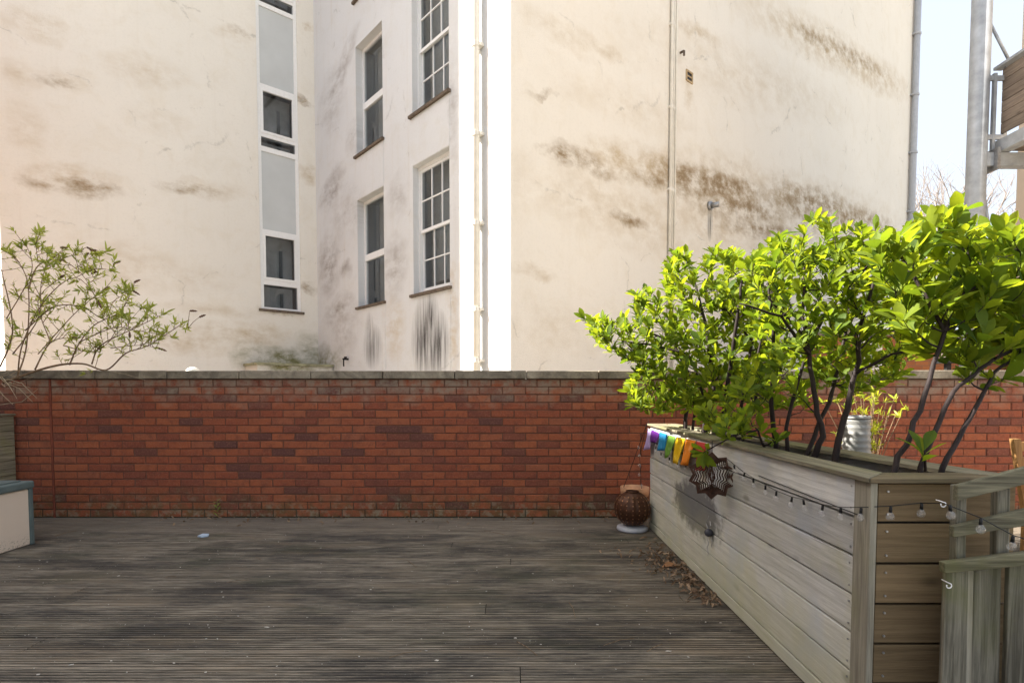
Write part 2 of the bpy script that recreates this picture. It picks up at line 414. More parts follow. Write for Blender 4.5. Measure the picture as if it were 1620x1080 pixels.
def blobs(pl, lst):
    out = []
    for (px, py, rx, ry, rot, s, g) in lst:
        u, z = pl.uz(px, py); u2, _ = pl.uz(px+rx, py); _, z2 = pl.uz(px, py-ry); out.append((u, z, abs(u2-u), abs(z2-z), rot, s, g))
    return out
GR = [(.50, .40, .27), (.27, .19, .105), (.075, .07, .068), (.20, .19, .08), (.36, .33, .31)]
bl_R = blobs(PR, [(1180, 330, 80, 30, .14, .8, 1), (1240, 310, 60, 40, .14, .7, 0), (930, 330, 60, 20, 0, .4, 0), (860, 150, 30, 8, .3, .5, 1), (1350, 90, 60, 14, .2, .6, 1), (1230, 40, 60, 20, .2, .4, 0), (880, 520, 90, 60, 0, .25, 0), (890, 247, 45, 16, .05, .7, 1), (930, 258, 60, 20, -.05, .6, 1), (985, 256, 75, 40, .14, .75, 0), (1045, 272, 75, 44, .14, .85, 0), (1040, 285, 50, 14, .14, .6, 1), (1090, 285, 60, 34, .14, .9, 1),
    (1140, 296, 80, 30, .14, 1.0, 1), (1150, 300, 110, 66, .14, .7, 0), (1290, 325, 75, 34, .14, .9, 1), (1345, 345, 70, 26, .14, .85, 1), (1310, 340, 130, 60, .14, .6, 0), (1000, 350, 34, 12, 0, .8, 1),
    (845, 432, 40, 14, 0, .6, 0), (1310, 75, 110, 40, .2, .7, 0), (1380, 115, 70, 36, .2, .7, 0), (1290, 62, 40, 14, .2, .6, 1), (1105, 55, 45, 16, .2, .7, 0), (1215, 365, 70, 18, .1, .8, 1), (1130, 355, 100, 50, 0, .5, 0),
    (890, 55, 70, 26, 0, .4, 0), (960, 80, 60, 16, 0, .4, 0), (1000, 340, 160, 70, 0, .4, 0), (1123, 350, 5, 34, 0, .8, 2), (1090, 150, 9, 28, 0, .5, 0), (1200, 130, 160, 60, .2, .3, 0), (1000, 170, 120, 40, .1, .25, 0)])
bl_L = blobs(PL, [(60, 40, 60, 30, .2, .5, 0), (90, 130, 40, 12, .3, .5, 1), (140, 300, 60, 18, .1, .7, 1), (300, 300, 60, 12, .1, .55, 1), (400, 530, 70, 26, 0, .6, 0), (300, 540, 80, 26, 0, .5, 0), (200, 420, 120, 50, 0, .35, 0), (370, 55, 40, 14, .3, .5, 0), (230, 110, 80, 30, .2, .35, 0), (40, 200, 40, 50, 0, .35, 0), (100, 125, 60, 25, .3, .35, 0), (110, 285, 90, 30, .2, .6, 0), (70, 292, 50, 14, 0, .5, 1), (30, 120, 40, 30, 0, .35, 0), (330, 300, 70, 18, .1, .45, 0), (380, 50, 20, 10, 0, .4, 1),
    (490, 45, 12, 10, 0, .8, 0), (488, 275, 14, 20, 0, .8, 0), (488, 455, 16, 14, 0, .7, 1), (480, 160, 20, 6, -.5, .8, 1), (350, 520, 60, 10, 0, .5, 0), (340, 490, 90, 12, 0, .35, 0), (445, 574, 75, 26, 0, 1.0, 3), (400, 560, 40, 22, 0, .7, 3), (490, 560, 30, 40, 0, .6, 3), (300, 440, 80, 30, 0, .25, 0), (440, 492, 34, 8, 0, .8, 1), (250, 190, 60, 30, 0, .22, 0)])
bl_M = blobs(PM, [(535, 125, 45, 26, .6, .7, 4), (525, 160, 26, 60, .2, .45, 4), (525, 300, 26, 34, .3, .8, 4), (545, 340, 40, 60, 0, .35, 4), (520, 420, 20, 60, 0, .8, 4), (535, 490, 30, 26, .2, .8, 4), (545, 425, 14, 16, 0, .7, 4), (560, 220, 20, 40, .4, .4, 4),
    (625, 420, 26, 60, 0, .6, 4), (630, 310, 22, 40, 0, .5, 4), (625, 520, 22, 60, 0, .5, 0), (672, 535, 24, 70, 0, 1.0, 2), (692, 545, 22, 60, 0, .95, 2), (682, 505, 14, 50, 0, .9, 2), (590, 548, 17, 38, 0, .7, 2), (585, 530, 8, 40, 0, .6, 2),
    (514, 572, 34, 30, 0, .8, 3), (545, 520, 30, 60, 0, .45, 4), (716, 500, 9, 110, 0, .6, 0), (716, 170, 8, 110, 0, .45, 4), (774, 250, 6, 400, 0, .35, 0)])  # last tall narrow blob paints the drainpipe's shadow on the wall
M_L = render_wall('render_left', PL.o, PL.d, (.77, .735, .665), bl_L, GR, .10)
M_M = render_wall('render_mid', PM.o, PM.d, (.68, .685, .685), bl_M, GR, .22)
M_R = render_wall('render_right', PR.o, PR.d, (.77, .72, .635), bl_R, GR, .10, -.14)
bld = thing('rendered_building', 'tall cream rendered building with stained walls beyond the brick wall', 'building', (C0.x, C0.y, -.14))

def wallmesh(pl, u0, u1, z0, z1, ops, rec):
    us = sorted({u0, u1, *[k for o in ops for k in o[:2]]}); zs = sorted({z0, z1, *[k for o in ops for k in o[2:4]]}); m = MB()
    for i in range(len(us)-1):
        for j in range(len(zs)-1):
            uc, zc = (us[i]+us[i+1])/2, (zs[j]+zs[j+1])/2
            if any(o[0] < uc < o[1] and o[2] < zc < o[3] for o in ops): continue
            m.quad(pl.P(us[i], zs[j]), pl.P(us[i+1], zs[j]), pl.P(us[i+1], zs[j+1]), pl.P(us[i], zs[j+1]))
    for (a, b, c, d) in ops:
        q = [(a, c), (b, c), (b, d), (a, d)]
        for k in range(4):
            p, r = q[k], q[(k+1) % 4]
            m.quad(pl.P(*p), pl.P(*p, -rec), pl.P(*r, -rec), pl.P(*r))
    return m
def pbox(m, pl, u0, u1, z0, z1, o0, o1):
    m.prism([pl.P(u0, z0, o0), pl.P(u1, z0, o0), pl.P(u1, z1, o0), pl.P(u0, z1, o0)], pl.n*(o1-o0)); return m
def room(pl, a, b, c, d, off, parent, depth=.9):
    m = MB(); q = [(a, c), (b, c), (b, d), (a, d)]
    for k in range(4): m.quad(pl.P(*q[k], off), pl.P(*q[k], off-depth), pl.P(*q[(k+1) % 4], off-depth), pl.P(*q[(k+1) % 4], off))
    m.quad(*[pl.P(*p, off-depth) for p in q]); obj('room_recess', m, M_room, parent)

# openings on the middle wall
narrow, sash = [], []
def win_uz(pl, l, r, top, bot): ua, zt = pl.uz(l, top); ub, _ = pl.uz(r, top); _, zb = pl.uz(l, bot); return (ua, ub, zb, zt)
n1 = win_uz(PM, 565, 607, 318, 487); n2 = win_uz(PM, 564, 606, 93, 248); st = n2[2]-n1[2]
n2 = (n1[0], n1[1], n2[2], n2[2]+(n1[3]-n1[2])); n3 = (n1[0], n1[1], n2[2]+st, n2[2]+st+(n1[3]-n1[2]))
s1 = win_uz(PM, 653, 711, 264, 467); s2z = PM.uz(652, 184)[1]; s2 = (s1[0], s1[1], s2z, s2z+(s1[3]-s1[2]))
mops = [n1, n2, n3, s1, s2]
obj('wall', wallmesh(PM, 0, ML, -.14, HB, mops, .2), M_M, bld)
for k, (a, b, c, d) in enumerate((n1, n2, n3)):
    fo = -.14; m = MB(); w = .055; mid = c+(d-c)*.47
    pbox(m, PM, a, a+w, c, d, fo-.06, fo); pbox(m, PM, b-w, b, c, d, fo-.06, fo)
    pbox(m, PM, a+w, b-w, c, c+w, fo-.06, fo-.001); pbox(m, PM, a+w, b-w, d-w, d, fo-.06, fo-.001); pbox(m, PM, a+w, b-w, mid-.06, mid+.06, fo-.06, fo+.004)
    wdo = obj('window', m, M_white, bld)
    for (z0, z1) in ((c+w, mid-.06), (mid+.06, d-w)): obj('pane', pbox(MB(), PM, a+w, b-w, z0, z1, fo-.036, fo-.03), M_glass, wdo)
    obj('sill', pbox(MB(), PM, a-.05, b+.05, c-.042, c+.0, -.16, .05), M_sill, wdo)
    obj('curtain', pbox(MB(), PM, a+.1, a+(b-a)*.62, c, d, fo-.3, fo-.28), M_blind, wdo)
    room(PM, a, b, c, d, fo-.07, wdo)
for k, (a, b, c, d) in enumerate((s1, s2)):
    fo = -.10; m = MB(); w = .05; mid = c+(d-c)*.5
    pbox(m, PM, a, a+w, c, d, fo-.10, fo); pbox(m, PM, b-w, b, c, d, fo-.10, fo); pbox(m, PM, a+w, b-w, d-w, d, fo-.1, fo-.001); pbox(m, PM, a+w, b-w, c, c+w*1.3, fo-.1, fo-.001)
    wdo = obj('window', m, M_white, bld)
    for (z0, z1, off) in ((mid-.03, d-w, fo-.02), (c+w*1.3, mid+.03, fo-.06)):
        sm = MB(); sw = .035; a2, b2 = a+w+.001, b-w-.001
        pbox(sm, PM, a2, a2+sw, z0, z1, off-.035, off); pbox(sm, PM, b2-sw, b2, z0, z1, off-.035, off)
        pbox(sm, PM, a2+sw, b2-sw, z0, z0+.05, off-.035, off-.001); pbox(sm, PM, a2+sw, b2-sw, z1-.045, z1, off-.035, off-.001)
        ul = [a2+sw+(b2-a2-2*sw)*q/3 for q in range(4)]; zl = [z0+.05+(z1-z0-.095)*q/2 for q in range(3)]
        for q in (1, 2): pbox(sm, PM, ul[q]-.01, ul[q]+.01, zl[0], zl[2], off-.03, off-.002)
        pbox(sm, PM, ul[0], ul[3], zl[1]-.01, zl[1]+.01, off-.03, off-.003)
        obj('sash', sm, M_white, wdo)
        for q in range(3):
            for r in range(2): obj('pane', pbox(MB(), PM, ul[q], ul[q+1], zl[r], zl[r+1], off-.022, off-.018), M_glass, wdo)
    obj('sill', pbox(MB(), PM, a-.06, b+.05, c-.045, c, -.2, .055), M_sill, wdo)
    obj('curtain', pbox(MB(), PM, a, b, c+.25*(1-k), d, fo-.3, fo-.28), M_blind, wdo)
    room(PM, a, b, c, d, fo-.11, wdo)
# render aprons under the windows
for (a, b, c, d), lo in ((n1, -.14), (s1, -.14), (n2, n1[3]+.01), (s2, s1[3]+.01)):
    obj('render_apron', pbox(MB(), PM, a-.01, b+.02, lo, c-.046, -.02, .007), M_M, bld)
# stair window on the left wall
ua = PL.uz(405, 60)[0]; ub = PL.uz(476, 440)[0]; zz = lambda y, x=409: PL.uz(x, y)[1]
zb = zz(488, 414)
obj('wall', wallmesh(PL, 0, LL, -.14, HB, [(ua, ub, zb, 15.5)], .14), M_L, bld)
rows = []
for k, (t0, t1, kind) in enumerate(((448, 484, 'clear'), (366, 440, 'sash'), (236, 360, 'frost'), (213, 228, 'clear'), (136, 207, 'sash'), (6, 129, 'frost'), (-16, -1, 'clear'), (-94, -21, 'sash'), (-222, -100, 'frost'))):
    rows.append((zz(t1), zz(t0), kind))
fr = MB(); fo = -.03; w = .07
pbox(fr, PL, ua, ua+w, zb, rows[-1][1]+.1, fo-.08, fo); pbox(fr, PL, ub-w, ub, zb, rows[-1][1]+.1, fo-.08, fo)
edges = [zb]+[k for r in rows for k in r[:2]]+[rows[-1][1]+.1]
for i in range(0, len(edges), 2): pbox(fr, PL, ua+w, ub-w, edges[i], edges[i+1], fo-.08, fo-.001)
stw = obj('window', fr, M_white, bld)
for z0, z1, kind in rows:
    if kind == 'sash':
        m = MB(); q = .05; a, b = ua+w, ub-w
        pbox(m, PL, a, a+q, z0, z1, fo-.05, fo+.012); pbox(m, PL, b-q, b, z0, z1, fo-.05, fo+.012); pbox(m, PL, a+q, b-q, z0, z0+q, fo-.05, fo+.011); pbox(m, PL, a+q, b-q, z1-q, z1, fo-.05, fo+.011)
        obj('casement', m, M_white, stw); obj('pane', pbox(MB(), PL, a+q, b-q, z0+q, z1-q, fo-.03, fo-.024), M_glass, stw)
    else:
        obj('pane', pbox(MB(), PL, ua+w, ub-w, z0, z1, fo-.03, fo-.024), M_frost if kind == 'frost' else M_glass, stw)
obj('sill', pbox(MB(), PL, ua-.05, ub+.05, zb-.05, zb-.001, -.1, .05), M_sill, stw)
room(PL, ua+.001, ub-.001, zb, 15.5, fo-.09, stw, 1.2)
m = MB()
for z0, z1, kind in rows:
    if kind != 'frost': pbox(m, PL, ua+.55, ub-.35, z0+.05, z0+(z1-z0)*.72, -.31, -.29)
obj('stair_balustrade', m, M_room, stw)
m = MB()
for z0, z1, kind in rows:
    if kind != 'frost': pbox(m, PL, ua+w, ub-w, z0, z1, -.36, -.33)
obj('reflection_board', m, plain('reflection_grey', (.38, .38, .38), .9, .3, 1.5), stw)  # added grey board stands in for reflections in the clear panes
# right wall, hidden back walls and roof
obj('wall', wallmesh(PR, 0, RL, -.14, HB, [], .1), M_R, bld)
bk = -nL
B1 = LE+bk*9; B2 = RE+bk*9
m = MB()
for a, b in ((LE, B1), (B1, B2), (B2, RE)): m.quad(a+Vector((0,0,-.14)), b+Vector((0,0,-.14)), b+Vector((0,0,HB)), a+Vector((0,0,HB)))
obj('rear_wall', m, M_L, bld)
m = MB(); m.v = [tuple(p+Vector((0,0,HB+.002))) for p in (LE, K, C0, RE, B2, B1)]; m.f = [(0,1,5),(1,4,5),(1,2,4),(2,3,4)]; obj('roof', m, M_sill, bld)
# low flat-topped lean-to at the foot of the left wall
u0, _ = PL.uz(388, 580); u1 = LL-.02; zt = PL.uz(450, 577)[1]
m = MB(); pbox(m, PL, u0, u1, -.14, zt-.05, .005, .8); lt = obj('lean_to', m, M_L, bld)
obj('lead_flashing', pbox(MB(), PL, u0-.04, u1, zt-.05, zt, .005, .86), plain('mossy_roof', (.28, .27, .17), .9, .4, 6), bld)
# pipes
def upipe(name, pl, px, py, r, off, mat, z1=HB, clips=(), smooth=True):
    u = pl.uz(px, py)[0]; m = MB(); m.tube([pl.P(u, -.14, off), pl.P(u, z1, off)], r, 12); o = obj(name, m, mat, bld, True)
    for z in clips:
        c = MB(); pbox(c, pl, u-r*1.5, u+r*1.5, z-.02, z+.02, 0, off); c.tube([pl.P(u, z-.03, off), pl.P(u, z+.03, off)], r*1.25, 12); obj('pipe_clip', c, mat, o)
    return o
pz = lambda pl, px, py: pl.uz(px, py)[1]
upipe('drainpipe', PM, 761, 300, .052, .085, M_pipe, clips=[pz(PM, 761, k) for k in (-70, 75, 215, 355, 490, 570)])
upipe('drainpipe', PR, 1436, 330, .10, .12, M_greypipe, clips=[pz(PR, 1441, k) for k in (52, 152, 246, 340)])
for dx, rr in ((1057.5, .028), (1061.5, .02), (1065, .02)):
    upipe('conduit', PR, dx, 300, rr, rr+.01, M_pipe, clips=[pz(PR, 1062, k) for k in (-90, 41, 172, 302, 420)])
u, z = PR.uz(1090, 122); m = MB()
pbox(m, PR, u-.11, u+.11, z-.1, z-.07, 0, .02); pbox(m, PR, u-.11, u+.11, z+.07, z+.1, 0, .02); pbox(m, PR, u-.11, u-.08, z-.07, z+.07, 0, .019); pbox(m, PR, u+.08, u+.11, z-.07, z+.07, 0, .019)
pbox(m, PR, u-.08, u+.08, z-.012, z+.012, 0, .015)
vt = obj('air_vent', m, plain('vent_tan', (.42, .31, .18), .8), bld); obj('vent_grille', pbox(MB(), PR, u-.08, u+.08, z-.07, z+.07, .001, .004), M_dark, vt)
u, z = PR.uz(1122, 326); m = MB(); p = PR.P(u, z); m.tube([p, p+nL*.05], .085, 16); m.tube([p+nL*.05, p+nL*.14+Vector((.06,0,-.0))], [.055, .05], 14); obj('flue_outlet', m, M_metal, bld, True)
u, z = PR.uz(1076, 84); m = MB(); p = PR.P(u, z); m.tube([p, p+nL*.08], .02, 8); m.tube([p+nL*.08, p+nL*.08+Vector((0,0,-.08))], .02, 8); obj('overflow_pipe', m, M_sill, bld)
u, z = PM.uz(551, 568); m = MB(); p = PM.P(u, z); m.tube([p, p+nM*.12], .02, 8); m.tube([p+nM*.1, p+nM*.1+Vector((0,0,-.15))], .015, 8); m.tube([p+nM*.06+Vector((0,0,.05)), p+nM*.06], .03, 8); obj('outside_tap', m, M_dark, bld)

# second, sunlit building at the far left
SBo = Vector((at_y(14, 617, 13.5).x, 13.5, 0)); ob = thing('white_building', 'sunlit white building edge at the far left beyond the cream wall', 'building', SBo)
q = [SBo, SBo-(-dMb)*0+dMb*-3.0, SBo+dMb*-3.0+Vector((-5, 3, 0)), SBo+Vector((-5, 3, 0))]
q = [SBo+dMb*2, SBo-dMb*1.6, SBo-dMb*1.6+Vector((-6, 5, 0)), SBo+dMb*2+Vector((-6, 5, 0))]
m = MB().prism([p+Vector((0,0,-.14)) for p in q], (0, 0, 12)); obj('wall', m, plain('white_render', (.78, .74, .68), .85, .05, 3), ob)
m = MB().prism([p+Vector((0,0,11.86)) for p in q], (0, 0, .25)); obj('parapet', m, M_coping, ob)
# unseen block added left of the terrace, its heights set to shade the deck
nh = thing('unseen_shade_block', 'unseen brick block added left of the terrace to shade it', 'shade block', (-9, 1, -.14))
obj('wall', MB().mm(-14, -6.6, -5, 4.55, -.14, 7.95), M_brick, nh); obj('shade_wing', MB().mm(-14, -6.6, 4.551, 6.1, -.14, 7.47), M_brick, nh)
obj('roof', MB().mm(-14.2, -6.5, -5.2, 4.6, 7.951, 8.03), M_sill, nh)

# domed lamp top showing over the wall
p = at_y(305, 590, 7.2); dl = thing('globe_lamp', 'white globe top just showing above the coping on the left', 'lamp', (p.x, p.y, -.14))
obj('post', MB().tube([(p.x, p.y, -.14), (p.x, p.y, p.z-.09)], .035, 10), M_dark, dl, True)
prof = [(.09*math.sin(math.pi*k/14)+.0001, .09-.09*math.cos(math.pi*k/14)) for k in range(15)]
obj('globe', MB().lathe(prof, (p.x, p.y, p.z-.10), 24), plain('opal_globe', (.82, .78, .66), .35, .03), dl, True)

# ------------------------------------------------------------------ timber planter (right)
PX = 1.238; PY0, PY1 = 1.905, 4.98; ZC = .928; ZT = .946
XR0, XR1 = 1.74, 1.44                                    # right side, near and far
pln = thing('timber_planter', 'long raised timber planter with weathered boards on the right', 'planter', (1.4, 3.4, 0))
joints = [ZC-.002, .787, .643, .501, .359, .217, .075, .004]
for k in range(7):
    z1, z0 = joints[k]-.0045, joints[k+1]+.0045
    dj = random.uniform(-.003, .003)
    obj('side_board', MB().mm(PX+.004+dj, PX+.028+dj, PY0+.094, PY1, z0, z1), WL, pln, bevel=.002)
    obj('front_board', MB().mm(PX+.028, XR0, PY0+.006+dj*.6, PY0+.03, z0, z1), WS, pln, bevel=.002)
    a, b = Vector((XR0, PY0+.03, z0)), Vector((XR1, PY1, z0))
    obj('back_board', MB().prism([a, b, b+Vector((0,0,z1-z0)), a+Vector((0,0,z1-z0))], (-.025, 0, 0)), WL, pln)
    obj('end_board', MB().mm(PX+.03, XR1-.026, PY1-.026, PY1-.002, z0, z1), WS, pln)
obj('backing', MB().mm(PX+.0285, PX+.04, PY0+.05, PY1-.03, .004, ZC-.03), M_dark, pln)
obj('backing', MB().mm(PX+.045, XR0-.03, PY0+.0305, PY0+.04, .004, ZC-.03), M_dark, pln)
obj('corner_post', MB().mm(PX-.003, PX+.0215, PY0-.002, PY0+.091, .004, ZC-.001), WP, pln, bevel=.003)
obj('corner_trim', MB().mm(PX+.0045, PX+.0275, PY0+.0912, PY0+.0935, .004, ZC-.003), M_dark, pln)
cw = .135
def cap(pts, mat): obj('cap_board', MB().prism([Vector((*p, ZC)) for p in pts], (0, 0, ZT-ZC)), mat, pln, bevel=.003)
x0, y0 = PX-.022, PY0-.022
cap([(x0, y0+.002), (x0+cw, y0+cw), (x0+cw, PY1-.1), (x0, PY1+.02)][::1], WC)
cap([(x0+.003, y0), (XR0+.035, y0), (XR0+.012-cw, y0+cw), (x0+cw+.002, y0+cw)], WCX)
xr = lambda y: XR0+.03+(XR1-XR0)*(y-PY0)/(PY1-PY0)
cap([(xr(y0)+.006, y0+.003), (xr(PY1), PY1+.02), (xr(PY1)-.10, PY1-.1), (xr(y0+cw)-cw, y0+cw+.002)], WC)
cap([(x0+.002, PY1+.021), (x0+cw+.001, PY1-.099), (xr(PY1)-.103, PY1-.099), (xr(PY1)-.002, PY1+.021)], WCX)
t = NT('soil'); n = t.noise(40, None, 6, .7); t.bump(n, .03, 1); M_soil = t.done(t.mix(n, (.02, .014, .010), (.10, .07, .05)), .95)
obj('soil', MB().prism([(PX+.05, PY0+.05, .6), (XR0-.04, PY0+.05, .6), (XR1-.04, PY1-.05, .6), (PX+.05, PY1-.05, .6)], (0, 0, .24)), M_soil, pln)
# screw heads
m = MB()
for k in range(7):
    for z in (joints[k]-.03, joints[k+1]+.03):
        for yy in (PY0+.115,): m.tube([(PX+.0045, yy, z), (PX+.0005, yy, z)], .004, 6)
        m.tube([(PX+.06, PY0+.006, z), (PX+.06, PY0+.001, z)], .004, 6)
stuffpart(obj('screw_heads', m, M_metal, pln))

# ------------------------------------------------------------------ left planter with boards
lp = thing('left_planter', 'timber planter boards at the left edge beside the wall', 'planter', (-5.4, 5, 0))
lx = at_y(13, 700, 5.3).x
for k in range(7):
    z0 = .004+k*.142; obj('side_board', MB().mm(lx-.025, lx, 4.62, 5.37, z0+.002, z0+.139), WC, lp, bevel=.002)
    obj('front_board', MB().mm(lx-1.2, lx-.026, 4.62, 4.645, z0+.002, z0+.139), WS, lp)
obj('cap_board', MB().mm(lx-.12, lx+.015, 4.6, 5.376, 1.0, 1.02), WC, lp, bevel=.003)
obj('soil', MB().mm(lx-1.2, lx-.026, 4.646, 5.37, .5, .9), M_soil, lp)

# ------------------------------------------------------------------ storage box (left)
BX, BY, BZ = -3.87, 4.47, .53
sb = thing('storage_box', 'cream plastic storage box with grey green lid at the left edge', 'storage box', (-4.5, 4.1, 0))
t = NT('cream_plastic'); n = t.noise(3, None, 5); sp = t.noise(70, None, 3); z = t.sep()[2]
c = t.mix(t.math('MULTIPLY', t.rng(sp, .52, .66), t.rng(z, .12, .01, 0, .8)), t.mix(n, (.60, .50, .40), (.68, .57, .46)), (.10, .085, .06))
M_cream = t.done(c, .5); M_gg = plain('grey_green_plastic', (.105, .135, .13), .45, .12, 12)
obj('body', MB().mm(BX-1.2, BX-.012, BY-.68, BY-.012, .004, BZ-.075), M_cream, sb, bevel=.01)
for xx, yy in ((BX, BY), (BX, BY-.66), (BX-1.18, BY), (BX-1.18, BY-.66)):
    obj('corner_trim', MB().mm(xx-.03, xx, yy-.035, yy, .003, BZ-.07), M_gg, sb, bevel=.006)
obj('lid', MB().mm(BX-1.22, BX+.008, BY-.70, BY+.008, BZ-.072, BZ-.012), M_gg, sb, bevel=.012)
obj('lid_panel', MB().mm(BX-1.15, BX-.05, BY-.64, BY-.05, BZ-.0118, BZ-.002), M_gg, sb, bevel=.004)

# ------------------------------------------------------------------ trellis topped fence panel (right foreground)
FY = 1.80
fp = thing('trellis_fence', 'grey weathered trellis topped fence panel in the right foreground', 'fence', (1.8, FY, 0))
def slab(name, pix, Y, th, mat):
    obj(name, MB().prism([at_y(px, py, Y) for px, py in pix], (0, th, 0)), mat, fp, bevel=.003)
slab('rail', [(1515, 792), (1515, 768), (1640, 735), (1640, 762)], FY-.03, .022, WR)
slab('rail', [(1509, 850), (1509, 833), (1640, 802), (1640, 829)], FY-.03, .022, WR)
slab('rail', [(1495, 907), (1494, 890), (1640, 872), (1640, 893)], FY-.045, .025, WR)
slab('upright', [(1512, 900), (1514, 768), (1530, 767), (1528, 900)], FY-.006, .03, WF)
slab('upright', [(1577, 885), (1579, 776), (1599, 772), (1597, 885)], FY-.006, .03, WF)
slab('fence_board', [(1487, 1180), (1497, 905), (1533, 902), (1527, 1180)], FY-.018, .018, WF)
slab('fence_board', [(1532, 1180), (1541, 904), (1585, 896), (1579, 1180)], FY+.004, .018, WF)
slab('fence_board', [(1588, 1180), (1597, 895), (1660, 889), (1655, 1180)], FY-.018, .018, WF)
slab('fence_post', [(1522, 1190), (1529, 902), (1541, 902), (1535, 1190)], FY+.0005, .05, WP)

# ------------------------------------------------------------------ string lights
M_bulb = glassmat('bulb_glass', (.98, .98, .98), 1.4, .07)
sg = thing('string_lights', 'string of small clear glass bulbs along the planter boards', 'lights', (1.22, 3, .7))
bp = [(1037, 712), (1046, 722), (1059, 730), (1072, 737), (1085, 741), (1098, 744), (1112, 745), (1130, 740), (1149, 734), (1162, 745), (1177, 757), (1192, 767), (1211, 778), (1228, 788), (1252, 798), (1272, 803), (1301, 812), (1330, 817), (1362, 818)]
bn = [(1409, 817), (1458, 812), (1504, 810), (1552, 834), (1602, 861)]
BX_ = PX-.020
tops = [at_x(px, py-9000/((px-620)**1.05)/6-4 if False else py-(6+10*(px-1030)/330), BX_) for px, py in bp]
near = [at_y(px, py-17, PY0-.03) for px, py in bn[:2]]+[at_y(1494, 796, FY-.05)]
far = [at_y(1552, 819, FY-.07), at_y(1602, 846, FY-.07), at_y(1640, 858, FY-.07)]
start = [(PX-.01, PY1+.03, .98), at_x(1031, 692, PX-.012)]
path = start+tops+near+far
m = MB(); m.tube(path, .0016, 5)
m.tube([at_x(1200, 752, PX-.004), at_x(1360, 815, PX-.004)], .002, 5)
m.tube([(PX-.02, PY1+.03, .95), at_y(1000, 735, 5.2), at_y(986, 772, 5.25)], .003, 5)
m.tube([(PX-.02, PY1+.03, .95), at_y(1012, 720, 5.15), at_y(1016, 790, 5.2)], .0025, 5)
obj('cable', m, M_dark, sg)
bprof = [(.004, 0), (.008, -.004), (.012, -.011), (.0132, -.018), (.011, -.025), (.005, -.029), (.0003, -.030)]
bm_ = MB().lathe([(r, z) for r, z in reversed(bprof)], (0, 0, 0), 14).mesh('bulb', M_bulb, True)
cm_ = MB().tube([(0, 0, .018), (0, 0, -.003)], [.0045, .0055], 8).mesh('bulb_cap', M_dark, True)
wp = tops+near[:2]+[at_y(1504, 797, FY-.06)]+far[:2]
for p in wp:
    b = obj('bulb', bm_, None, sg, loc=p-Vector((0, 0, .02))); obj('bulb_cap', cm_, None, b, loc=p-Vector((0, 0, .02)))
    b.rotation_euler = (random.uniform(-.2, .2), random.uniform(-.2, .2), 0)
for px, py in ((1030, 700), (1010, 705), (1012, 733), (1011, 748), (1015, 765), (1011, 718)):
    p = at_y(px, py, 5.1); b = obj('bulb', bm_, None, sg, loc=p)
def hook(px, py, Y, lab):
    p = at_y(px, py, Y); pts = [p+Vector((.008*math.cos(a)-.003, -.005, .008*math.sin(a))) for a in [R(k) for k in range(-200, 60, 20)]]
    h = tag(obj('cup_hook', MB().tube([p+Vector((0, .03, .008))]+pts[::-1], .0019, 6), M_white, None, True), lab, 'hook', 'white cup hooks')
hook(1492, 797, FY-.04, 'upper white cup hook holding the light string at the trellis')
hook(1501, 925, FY-.035, 'lower white cup hook on the vertical fence board')

# ------------------------------------------------------------------ bunting
bt = thing('bunting', 'row of seven rainbow cloth flags along the planter top', 'bunting', (1.2, 4.5, .85))
def cr8(p): return (1020+p[0]/4.263, 650+p[1]/4.263)
flags = [((.42, .33, .62), [(25, 122), (50, 124), (40, 256), (8, 264)]), ((.13, .02, .25), [(50, 124), (102, 150), (95, 216), (53, 208)]), ((.02, .24, .50), [(103, 140), (157, 157), (142, 268), (106, 266)]),
    ((.16, .33, .05), [(160, 163), (212, 174), (192, 292), (146, 320)]), ((.80, .50, .01), [(216, 176), (276, 184), (244, 360), (202, 350)]), ((.80, .24, .02), [(282, 188), (348, 200), (300, 368), (250, 358)]), ((.40, .04, .03), [(350, 200), (418, 216), (412, 405), (360, 396)])]
for k, (c, q) in enumerate(flags):
    P = [at_x(*cr8(p), PX-.026) for p in q]; m = MB(); N = 6; rn = random.Random(k)
    ph = rn.uniform(0, 6)
    for i in range(N+1):
        for j in range(N+1):
            a, b = i/N, j/N; top = P[0].lerp(P[1], a); bot = P[3].lerp(P[2], a); p = top.lerp(bot, b)
            p.x -= .004+.022*b*(.6+.5*math.sin(ph+a*4.5+b*2)); m.v.append(tuple(p))
    for i in range(N):
        for j in range(N): s = i*(N+1)+j; m.f.append((s, s+1, s+N+2, s+N+1))
    t = NT('flag_cloth_%d' % k); nn = t.noise(30, None, 5, .7); pr = t.noise(14, None, 3, .6)
    cc = t.mix(t.math('MULTIPLY', t.rng(pr, .60, .64), .45), c, [min(1, x*1.3+.15) for x in c]); cc = t.mix(t.math('MULTIPLY', nn, .3), cc, [x*.6 for x in c])
    fo_ = obj('flag', m, t.done(cc, .8), bt, True); s = fo_.modifiers.new('thick', 'SOLIDIFY'); s.thickness = .0012
obj('cord', MB().tube([at_x(*cr8(p), PX-.0275) for p in ((20, 118), (100, 142), (215, 174), (350, 200), (430, 220))], .002, 5), M_white, bt)

